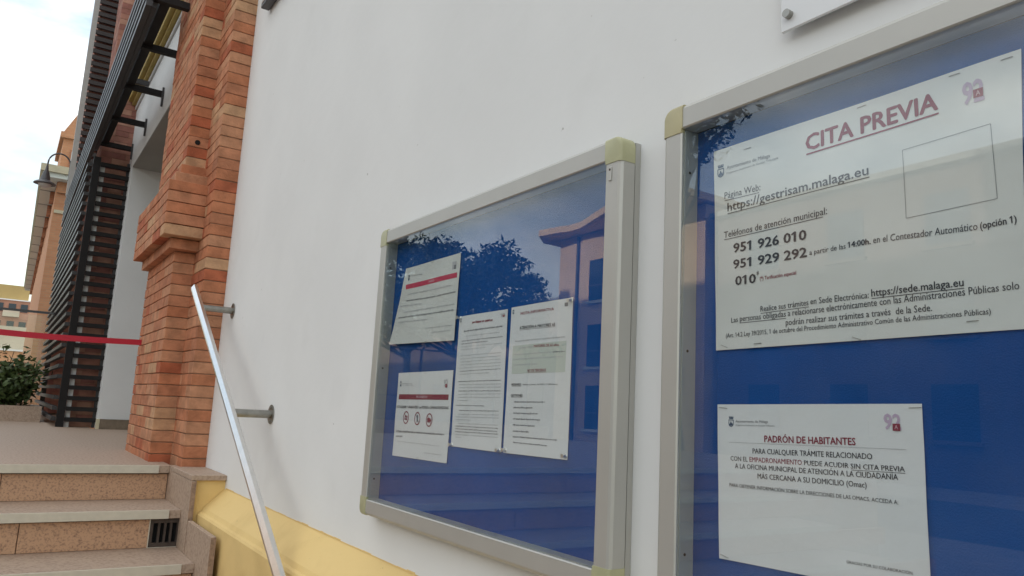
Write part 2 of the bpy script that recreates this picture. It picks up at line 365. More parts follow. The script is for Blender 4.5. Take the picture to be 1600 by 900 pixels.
# ------------------------------------------------------------------ granite steps
st = thing('granite_steps', 'pink granite steps with beige nosings and stepped side curb', 'steps', (-4.08, -.15, 0))
G = lambda o: Q(o, st, (4.08, .15, 0))
TR, RS = .372, .16
for k in range(7):
    x = -4.08 + TR * k; z = -RS * k
    ztop = z
    # tread slab (the first one is the terrace edge)
    a = G(box('tread', (x - .40 if k else x - .045, -4.2, z - .036), (x, -.146, z), M['granite_top'], ch=.002))
    G(box('nosing_strip', (x + .001, -4.2, z - .036), (x + .007, -.195, z + .0015), M['nosing'], ch=.001))
    y = -.147
    for j, ln in enumerate([.68 if k != 1 else .60, 1.0, 1.0, 1.0, 1.0]):
        G(box('riser', (x - .05, y - ln + .0015, z - RS + .001), (x - .022, y - .0015 if not (k == 1 and j == 0) else -.262, z - .042), M['granite'], ch=.001))
        y -= ln
        if y < -4.1: break
G(box('stair_core', (-4.11, -4.15, GZ + .005), (-3.2, -.15, -RS * 3 - .04), M['granite_edge']))
for k in range(4):
    x0 = -3.9925 if k == 0 else -3.55 + (k - 1) * .43; x1 = -3.56 if k == 0 else x0 + .43
    G(box('side_slab', (x0, -.146, -.37 - k * .17), (x1, -.1255, -.022 if k == 0 else -.185 - (k - 1) * .175), M['granite_top'], ch=.0015))
    G(box('side_slab_edge', (x1, -.1455, -.37 - k * .17 + .002), (x1 + .002, -.126, -.024 if k == 0 else -.187 - (k - 1) * .175), M['granite_edge']))
G(box('cap_slab', (-3.992, -.148, -.0205), (-3.563, -.001, .002), M['granite_top'], ch=.002))
G(box('end_slab', (-4.124, -.1457, -.35), (-3.993, -.112, -.0008), M['granite_top']))
gr = thing('drain_grate', 'dark cast iron drain grate set in the second riser from the top', 'grate', (-3.73, -.19, -.31))
q = Q
g0 = MB().box((-3.75, -.262, -.318), (-3.727, -.249, -.199)).box((-3.75, -.144, -.318), (-3.727, -.151, -.199)).box((-3.75, -.249, -.318), (-3.727, -.151, -.300)).box((-3.75, -.249, -.217), (-3.727, -.151, -.199))
for i in range(3):
    yy = -.249 + .0245 * (i + 1); g0.box((-3.75, yy - .0045, -.300), (-3.728, yy + .0045, -.217))
Q(g0.build('grate_frame', M['iron']), gr, (3.73, .19, .31))
Q(box('grate_void', (-3.758, -.262, -.318), (-3.752, -.144, -.199), M['hole']), gr, (3.73, .19, .31))
Q(MB().box((-3.76, -.266, -.322), (-3.724, -.2625, -.197)).box((-3.76, -.2625, -.322), (-3.724, -.144, -.3185)).build('grate_surround', M['nosing']), gr, (3.73, .19, .31))
# ------------------------------------------------------------------ handrail
hr = thing('handrail', 'polished steel handrail rising beside the steps on two wall brackets', 'handrail', (-3.8, -.15, .75))
H = lambda o: Q(o, hr, (3.8, .15, -.75))
sl = .592
def railz(x): return .752 + (-3.79 - x) * sl
def sweep(x0, x1, hw, hh, ch):
    d = Vector((1, 0, -sl)).normalized(); nrm = Vector((sl, 0, 1)).normalized(); pr = [(-hw, -hh + .007), (-hw + .006, -hh), (hw - ch, -hh), (hw, -hh + ch), (hw, hh - ch), (hw - ch, hh), (-hw + .010, hh), (-hw, hh - .019)]
    mb = MB(); k = 0
    for x in (x0, x1):
        for (a, b) in pr: mb.v.append(tuple(Vector((x, -.152 + a, railz(x))) + nrm * b))
    nn = len(pr); mb.f = [tuple(range(nn))[::-1], tuple(range(nn, 2 * nn))] + [(i, (i + 1) % nn, nn + (i + 1) % nn, nn + i) for i in range(nn)]; mb.m = [0] * len(mb.f)
    return mb
H(sweep(-3.985, -1.55, .013, .0175, .003).build('rail', M['steel']))
for x in (-3.79, -3.0, -2.1):
    z = railz(x) + .0
    a = H(MB().tube([(x, -.139, z), (x, -.004, z)], .0155, 20).build('bracket', M['steel_dull'], smooth=True))
    f_ = MB().tube([(x, -.0045, z), (x, -.0015, z)], .037, 28).build('flange', M['steel_dull'], smooth=False); f_.parent = a
    for s_ in (-1, 1):
        b_ = MB().tube([(x, -.008, z + s_ * .026), (x, -.004, z + s_ * .026)], .005, 8).build('bolt', M['steel_dull']); b_.parent = a
# ------------------------------------------------------------------ small fittings on the wall
sg = thing('acrylic_sign', 'white acrylic sign plate held off the wall above the right notice case', 'sign', (-.65, 0, 1.0))
A_ = lambda o: Q(o, sg, (.65, 0, -1.0))
A_(box('plate', (-.655, -.018, .895), (.1, -.013, 1.3), M['acrylic'], ch=.001))
for (x, z) in ((-.640, .917), (.085, .917), (-.640, 1.28), (.085, 1.28)):
    sc = A_(MB().tube([(x, -.018, z), (x, -.027, z)], .0062, 20).build('screw_cap', M['steel_dull'], smooth=True))
    o = MB().tube([(x, -.013, z), (x, 0, z)], .006, 12).build('spacer', M['steel_dull']); o.parent = sc
bx = thing('metal_sign', 'grey metal sign box on the white wall at the top edge, next to the brick', 'sign', (-3.6, 0, 2.3))
Q(box('sign_body', (-3.72, -.045, 2.275), (-2.6, -.004, 3.0), M['lampmetal'], ch=.003), bx, (3.6, 0, -2.3))
Q(box('sign_face', (-3.70, -.049, 2.295), (-2.62, -.0455, 2.98), M['acrylic']), bx, (3.6, 0, -2.3))
tp = tag(MB().prism([(.628, -.0008), (.661, -.0008), (.661, .0008), (.628, .0008)], 1, 0, 1).build('barrier_tape', M['tape']), 'red barrier tape stretched across the top of the steps', 'tape')
tp.data.clear_geometry()
N_ = 24; vv = []; ff = []
for i in range(N_ + 1):
    t = i / N_; y = -.214 - t * .98; sag = -.022 * math.sin(math.pi * t) ; hw = .0165
    for dz, dx in ((-hw, 0), (hw, .0), (hw, .0012), (-hw, .0012)): vv.append((-5.05 + dx, y, .640 + dz + sag * .5))
for i in range(N_):
    for j in range(4): a = i * 4 + j; b = i * 4 + (j + 1) % 4; ff.append((a, b, b + 4, a + 4))
tp.data.from_pydata(vv, [], ff); tp.data.materials.clear(); tp.data.materials.append(M['tape'])
stn = thing('barrier_post', 'steel barrier post holding the far end of the red tape', 'post', (-5.05, -1.222, 0))
Q(MB().tube([(-5.05, -1.222, .012), (-5.05, -1.222, .72)], .03, 20).build('pole', M['steel_dull'], smooth=True), stn, (5.05, 1.222, 0))
Q(MB().tube([(-5.05, -1.222, .001), (-5.05, -1.222, .014)], .17, 28).build('base', M['steel_dull']), stn, (5.05, 1.222, 0))
# ------------------------------------------------------------------ notice cases
def notice_case(label, x0, x1, z0, z1, capm, lock):
    t = thing('notice_case', label, 'notice board', ((x0 + x1) / 2, 0, z0), 'glazed notice cases on the white wall')
    off = (-(x0 + x1) / 2, 0, -z0)
    W = .0395; c = .004; F = -.049; B = -.0165
    def K(o): return Q(o, t, off)
    K(MB().box((x0 + .006, -.0125, z0 + .006), (x0 + W + .002, -.001, z1 - .006)).box((x1 - W - .002, -.0125, z0 + .006), (x1 - .003, -.001, z1 - .006))
      .box((x0 + W, -.0125, z0 + .006), (x1 - W, -.001, z0 + W)).box((x0 + W, -.0125, z1 - W), (x1 - W, -.001, z1 - .006)).build('back_frame', M['alu']))
    K(MB().box((x0 + .012, -.0163, z0 + .012), (x0 + W, -.0127, z1 - .012)).box((x1 - W, -.0163, z0 + .012), (x1 - .012, -.0127, z1 - .012))
      .box((x0 + W, -.0163, z0 + .012), (x1 - W, -.0127, z0 + W)).box((x0 + W, -.0163, z1 - W), (x1 - W, -.0127, z1 - .012)).build('gap_strip', M['black']))  # black strip paints the shade in the gap behind the door frame
    # rails: chamfered section
    def sec(o_, i_):  # outline across the rail, outer edge first
        s_ = 1 if i_ > o_ else -1
        return [(o_, B), (o_, F + .007), (o_ + s_ * .003, F + .0022), (o_ + s_ * .0075, F), (i_ - s_ * .002, F), (i_, F + .002), (i_, B)]
    cs = .046
    K(MB().prism(sec(x0, x0 + W), 2, z0 + cs, z1 - cs).build('side_rail', M['alu']))
    K(MB().prism(sec(x1, x1 - W), 2, z0 + cs, z1 - cs).build('side_rail', M['alu']))
    K(MB().prism([(b, a) for a, b in sec(z0, z0 + W)], 0, x0 + cs * .9, x1 - cs * .9).build('bottom_rail', M['alu']))
    K(MB().prism([(b, a) for a, b in sec(z1, z1 - W)], 0, x0 + cs * .9, x1 - cs * .9).build('top_rail', M['alu']))
    for (cx, sx) in ((x0, 1), (x1, -1)):
        for (cz, sz) in ((z0, 1), (z1, -1)):
            # rounded corner cap
            pr = []; r_ = .019
            for i in range(9):
                a = math.pi / 2 * i / 8; pr.append((cx + sx * (r_ - r_ * math.cos(a) - .0008), cz + sz * (r_ - r_ * math.sin(a) - .0008)))
            pr += [(cx + sx * cs * .9, cz - sz * .0008), (cx + sx * cs * .9, cz + sz * (W + .0)), (cx + sx * (W + .0), cz + sz * (W + .0)), (cx + sx * (W + .0), cz + sz * cs), (cx - sx * .0008, cz + sz * cs)]
            acx, acz = cx + sx * r_, cz + sz * r_; q = MB(); n1 = len(pr)
            for (yy, ins_) in ((B, 0), (F + .0045, 0), (F + .0018, .0009), (F - .0002, .0028), (F - .0012, .0055)):
                for i, p_ in enumerate(pr):
                    px_, pz_ = p_
                    if i < 9:
                        dx_, dz_ = acx - px_, acz - pz_; ln_ = math.hypot(dx_, dz_); px_ += dx_ / ln_ * ins_; pz_ += dz_ / ln_ * ins_
                    elif i == 9: pz_ += sz * ins_
                    elif i == n1 - 1: px_ += sx * ins_
                    q.v.append((px_, yy, pz_))
            for r5 in range(4):
                for i in range(n1): a5 = r5 * n1 + i; b5 = r5 * n1 + (i + 1) % n1; q.f.append((a5, b5, b5 + n1, a5 + n1)); q.m.append(0)
            q.f.append(tuple(4 * n1 + i for i in range(n1))); q.m.append(0)
            K(q.build('corner_cap', M[capm], smooth=True))
            # rear corner of the back frame
            pr2 = [(cx + (p_[0] - cx) * .98 + sx * .004, cz + (p_[1] - cz) * .98 + sz * .004) for p_ in pr]
            q = MB(); k = len(pr2); q.v = [(a, -.0132, b) for a, b in pr2] + [(a, -.0005, b) for a, b in pr2]
            q.f = [tuple(range(k)), tuple(range(2 * k - 1, k - 1, -1))] + [(i, (i + 1) % k, k + (i + 1) % k, k + i) for i in range(k)]; q.m = [0] * len(q.f)
            K(q.build('rear_corner_cap', M[capm]))
    K(box('felt_panel', (x0 + W - .001, -.0135, z0 + W - .001), (x1 - W + .001, -.006, z1 - W + .001), M['felt']))
    ins = [(x0 + W + .0004, x0 + W + .0016), (x1 - W - .0016, x1 - W - .0004)]
    for a, b in ins:
        L1 = K(box('inner_lining', (a, -.0420, z0 + W + .0004), (b, -.0137, z1 - W - .0004), M['alu_in']))
        for zz in (.12, .5, .86):
            zc = z0 + (z1 - z0) * zz; xx = b if a < (x0 + x1) / 2 else a; s_ = 1 if a < (x0 + x1) / 2 else -1
            h_ = MB().tube([(xx, -.031, zc), (xx + s_ * .0006, -.031, zc)], .0022, 10).build('screw_hole', M['hole']); h_.parent = L1
    K(box('inner_lining', (x0 + W + .002, -.0420, z0 + W + .0004), (x1 - W - .002, -.0137, z0 + W + .0016), M['alu_in']))
    K(box('glass_pane', (x0 + W + .0006, -.0462, z0 + W + .0006), (x1 - W - .0006, -.0424, z1 - W - .0006), M['glass']))
    if lock:
        lk = K(box('lock_tab', (x1 - .030, -.0508, z1 - .078), (x1 - .0225, -.0492, z1 - .0535), M['alu'], ch=.0006))
        h_ = MB().tube([(x1 - .0262, -.0505, z1 - .058), (x1 - .0262, -.0512, z1 - .058)], .0022, 10).build('keyhole', M['iron']); h_.parent = lk
    return t
notice_case('glazed notice case in the middle of the wall holding four sheets on blue felt', -1.965, -.958, .055, .822, 'cap', True)
notice_case('glazed notice case at the right edge with the large CITA PREVIA sheet', -.856, .151, .055, .830, 'cap2', False)
# ------------------------------------------------------------------ notices
YP = -.0140
_cv = {}
def glyphs(text, wt):
    cu = bpy.data.curves.new('t', 'FONT'); cu.body = text; cu.size = 1; cu.resolution_u = 2; cu.offset = 0
    o = bpy.data.objects.new('t', cu); COL.objects.link(o)
    dg = bpy.context.evaluated_depsgraph_get(); me = bpy.data.meshes.new_from_object(o.evaluated_get(dg))
    v = [tuple(p.co) for p in me.vertices]; f = [tuple(p.vertices) for p in me.polygons]
    bpy.data.objects.remove(o); bpy.data.curves.remove(cu); bpy.data.meshes.remove(me)
    return v, f
def numerals(txt, wt):
    v, f = glyphs(txt, wt)
    if '1' in txt:            # give the figure one its flag
        o1 = [p[0] for p in glyphs('1', wt)[0]]; sw = max(o1) - min(o1); top = max(p[1] for p in glyphs('1', wt)[0])
        for i, ch in enumerate(txt):
            if ch == '1':
                xr = max(p[0] for p in glyphs(txt[:i + 1], wt)[0]); xl = xr - sw; k = len(v); t = sw * .95
                v += [(xl + .01, top, 0), (xl - .15, top - .11, 0), (xl - .15, top - .11 - t, 0), (xl + .01, top - t * 1.05, 0)]; f.append((k, k + 1, k + 2, k + 3))
    return v, f
CAPH = max(p[1] for p in glyphs('H', 0)[0])
class Sheet:
    def __init__(s, name, label, quad, matp, amp=.0012, seed=1, gloss=False, lift=None, curl=0):
        s.q = [Vector((a, 0, b)) for a, b in quad]      # TL TR BR BL
        s.amp = amp; s.seed = seed; s.lift = lift or (lambda u, v: 0); s.ink = {}
        s.root = thing(name, label, 'notice', (s.q[3].x, YP, s.q[3].z))
        n_ = 18; mb = MB()
        for i in range(n_ + 1):
            for j in range(n_ + 1):
                u, v = i / n_, j / n_; p = s.at(u, v); mb.v.append((p.x, YP - s.d(u, v), p.z))
        k = len(mb.v); mb.v += [(a, b + .00035, c_) for a, b, c_ in mb.v]
        for i in range(n_):
            for j in range(n_):
                a = i * (n_ + 1) + j; f = (a, a + 1, a + n_ + 2, a + n_ + 1)
                mb.f.append(f); mb.m.append(0); mb.f.append(tuple(k + x for x in f[::-1])); mb.m.append(0)
        rim = [i for i in range(n_ + 1)] + [j * (n_ + 1) + n_ for j in range(1, n_ + 1)] + [n_ * (n_ + 1) + i for i in range(n_ - 1, -1, -1)] + [j * (n_ + 1) for j in range(n_ - 1, 0, -1)]
        for a, b in zip(rim, rim[1:] + rim[:1]): mb.f.append((a, k + a, k + b, b)); mb.m.append(0)
        s.add(mb.build('sheet', matp, None, smooth=True))
    def add(s, o): o.parent = s.root; o.matrix_parent_inverse = Matrix.Translation(-s.root.location); return o
    def at(s, u, v):
        a, b, c_, d_ = s.q; return (a * (1 - u) + b * u) * v + (d_ * (1 - u) + c_ * u) * (1 - v)
    def inv(s, x, z):
        u = v = .5
        for _ in range(5):
            p = s.at(u, v); e = 1e-3; pu = (s.at(u + e, v) - p) / e; pv = (s.at(u, v + e) - p) / e
            dx, dz = x - p.x, z - p.z; det = pu.x * pv.z - pv.x * pu.z
            u += (dx * pv.z - pv.x * dz) / det; v += (pu.x * dz - dx * pu.z) / det
        return u, v
    def d(s, u, v):
        k = s.seed
        w_ = math.sin(u * 5.1 + k) * math.sin(v * 3.3 + 2 * k) + .6 * math.sin(u * 9.7 + v * 6 + k * 3) + .4 * math.sin(v * 13 + u * 3 + k)
        return .0009 + s.amp * (1 + .5 * w_) + s.lift(u, v)
    def on(s, x, z, h=.0006):
        u, v = s.inv(x, z); return (x, YP - s.d(max(-.02, min(1.02, u)), max(-.02, min(1.02, v))) - h, z)
    def buf(s, c): return s.ink.setdefault(c, MB())
    def text(s, txt, c, wt, x0, z0, x1, z1, h, ul=0):
        a = Vector((x0, 0, z0)); b = Vector((x1, 0, z1)); d = (b - a); L_ = d.length; d /= L_; up = Vector((-d.z, 0, d.x))
        mb = s.buf(c)
        if txt == '~':      # a row too small to read: word-sized smudges of ink
            x = 0; rr = random.Random(int(abs(x0 * 9e4) + z0 * 5e4))
            cc = 'lg' if wt == 0 else 'g'
            if c in 'r': cc = 'r'
            mb = s.buf(cc)
            while x < L_ - .002:
                wl = min(rr.uniform(.006, .026), L_ - x); n_ = max(1, int(wl / .0021)); st_ = wl / n_
                for i in range(n_):
                    hh = h * rr.choice([.62, .62, .62, .9, .66]); lo = -h * rr.choice([0, 0, 0, .22])
                    p = [a + d * (x + i * st_) + up * lo, a + d * (x + (i + .72) * st_) + up * lo, a + d * (x + (i + .72) * st_) + up * hh, a + d * (x + i * st_) + up * hh]
                    mb.poly([s.on(q_.x, q_.z) for q_ in p])
                x += wl + h * .45
        else:
            v, f = numerals(txt, 0); xs = [p[0] for p in v]; mn, mxx = min(xs), max(xs); sc = L_ / (mxx - mn); sy = h / CAPH
            g_ = .012 * (wt + .35)     # bolder weights: the outline is thickened by shifted copies
            sh = [(-g_, 0), (g_, 0), (0, g_ * .8), (0, -g_ * .8)] if wt > .6 else [(-g_, 0), (g_, 0)]
            for q, (ox, oz) in enumerate(sh):
                k = len(mb.v)
                for p in v:
                    q_ = a + d * ((p[0] + ox - mn) * sc) + up * ((p[1] + oz) * sy); mb.v.append(s.on(q_.x, q_.z, .0006 + q * .00002))
                for g in f: mb.f.append(tuple(k + i for i in g)); mb.m.append(0)
        if ul:
            t = h * (.09 if ul == 1 else .10); g0 = h * (.24 if ul == 1 else .2)
            Lu = L_ * (.965 if txt.endswith(':') else 1.005)
            for i in range(16):
                p = [a + d * (Lu * i / 16) - up * g0, a + d * (Lu * (i + 1) / 16) - up * g0, a + d * (Lu * (i + 1) / 16) - up * (g0 + t), a + d * (Lu * i / 16) - up * (g0 + t)]
                mb.poly([s.on(q_.x, q_.z) for q_ in p])
    def quad(s, c, pts, h=.00042, n_=10):
        mb = s.buf(c); a, b, c_, d_ = [Vector((p[0], 0, p[1])) for p in pts]
        for i in range(n_):
            for j in range(max(2, n_ // 3)):
                m_ = max(2, n_ // 3)
                F_ = lambda u, v: (a * (1 - u) + b * u) * (1 - v) + (d_ * (1 - u) + c_ * u) * v
                p = [F_(i / n_, j / m_), F_((i + 1) / n_, j / m_), F_((i + 1) / n_, (j + 1) / m_), F_(i / n_, (j + 1) / m_)]
                mb.poly([s.on(q_.x, q_.z, h) for q_ in p])
    def line(s, c, p, q_, w_):
        a = Vector((p[0], 0, p[1])); b = Vector((q_[0], 0, q_[1])); d = (b - a).normalized(); up = Vector((-d.z, 0, d.x)) * w_ / 2
        s.quad(c, [tuple((a + up).xz), tuple((b + up).xz), tuple((b - up).xz), tuple((a - up).xz)], .0005)
    def ring(s, c, cx, cz, r, w_, a0=0, a1=2 * math.pi, sx=1):
        mb = s.buf(c); n_ = 28
        for i in range(n_):
            t0 = a0 + (a1 - a0) * i / n_; t1 = a0 + (a1 - a0) * (i + 1) / n_
            mb.poly([s.on(cx + sx * r * math.cos(t0), cz + r * math.sin(t0)), s.on(cx + sx * r * math.cos(t1), cz + r * math.sin(t1)),
                     s.on(cx + sx * (r - w_) * math.cos(t1), cz + (r - w_) * math.sin(t1)), s.on(cx + sx * (r - w_) * math.cos(t0), cz + (r - w_) * math.sin(t0))])
    def disc(s, c, cx, cz, rx, rz, n_=14):
        s.buf(c).poly([s.on(cx + rx * math.cos(2 * math.pi * i / n_), cz + rz * math.sin(2 * math.pi * i / n_), .0006) for i in range(n_)])
    def crest(s, x, z, w_, h):          # crowned shield: x,z lower left
        for i in range(4):
            cx = x + w_ * (.14 + .24 * i); s.disc('b', cx, z + h * .93, w_ * .10, h * .05)
        s.quad('b', [(x + w_ * .04, z + h * .88), (x + w_ * .96, z + h * .88), (x + w_ * .88, z + h * .74), (x + w_ * .12, z + h * .74)], n_=2)
        mb = s.buf('b'); o_ = [(0, .68), (1, .68), (1, .25), (.85, .08), (.5, 0), (.15, .08), (0, .25)]
        i_ = [(.12, .61), (.88, .61), (.88, .27), (.77, .14), (.5, .07), (.23, .14), (.12, .27)]
        for a in range(7):
            b = (a + 1) % 7; mb.poly([s.on(x + p[0] * w_, z + p[1] * h) for p in (o_[a], o_[b], i_[b], i_[a])])
        mb.poly([s.on(x + p[0] * w_, z + p[1] * h) for p in ((.18, .16), (.5, .10), (.82, .18), (.80, .34), (.62, .36), (.55, .50), (.38, .50), (.36, .36), (.2, .30))])
    def logo(s, x0, z0, x1, z1, sq, faint='l'):
        s.text('92', faint, 2.5, x0, z0 + (z1 - z0) * .12, x1, z0 + (z1 - z0) * .12, (z1 - z0) * .86)
        s.quad('r' , [(sq[0], sq[3]), (sq[2], sq[3]), (sq[2], sq[1]), (sq[0], sq[1])], .0011, 3)
        a = (sq[2] - sq[0]); mb0 = s.buf('w'); k = len(mb0.v)
        s.text('A', 'w', .6, sq[0] + a * .28, sq[1] + a * .22, sq[0] + a * .72, sq[1] + a * .22, (sq[3] - sq[1]) * .55)
        mb0.v[k:] = [(p[0], p[1] - .0008, p[2]) for p in mb0.v[k:]]
    def staple(s, x, z, ang=0, w_=.012, c='steel_dull'):
        p = s.on(x, z, .0004); d = Vector((math.cos(ang), 0, math.sin(ang))) * w_ / 2
        o = MB().tube([Vector(p) - d + Vector((0, .001, 0)), Vector(p) - d * .96 - Vector((0, .0006, 0)), Vector(p) + d * .96 - Vector((0, .0006, 0)), Vector(p) + d + Vector((0, .001, 0))], .00042, 6).build('staple', M[c]); s.add(o)
    def pin(s, x, z):
        p = Vector(s.on(x, z, 0)); o = MB().tube([p, p - Vector((0, .002, 0)), p - Vector((0, .007, 0)), p - Vector((0, .009, 0))], 0, 12, radii=[.0045, .003, .0028, .0042]).build('push_pin', M['steel'], smooth=True); s.add(o)
    def finish(s, names=None):
        nm = {'k': 'black_print', 'g': 'grey_print', 'r': 'maroon_print', 'c': 'crimson_banner', 'w': 'pale_print', 'l': 'lilac_print', 'lg': 'faint_print', 'b': 'navy_print', 'gb': 'tinted_panel'}
        for c, mb in s.ink.items():
            if not mb.v: continue
            s.add(mb.build(nm[c], M['greenbox'] if c == 'gb' else M['ink_' + c]))
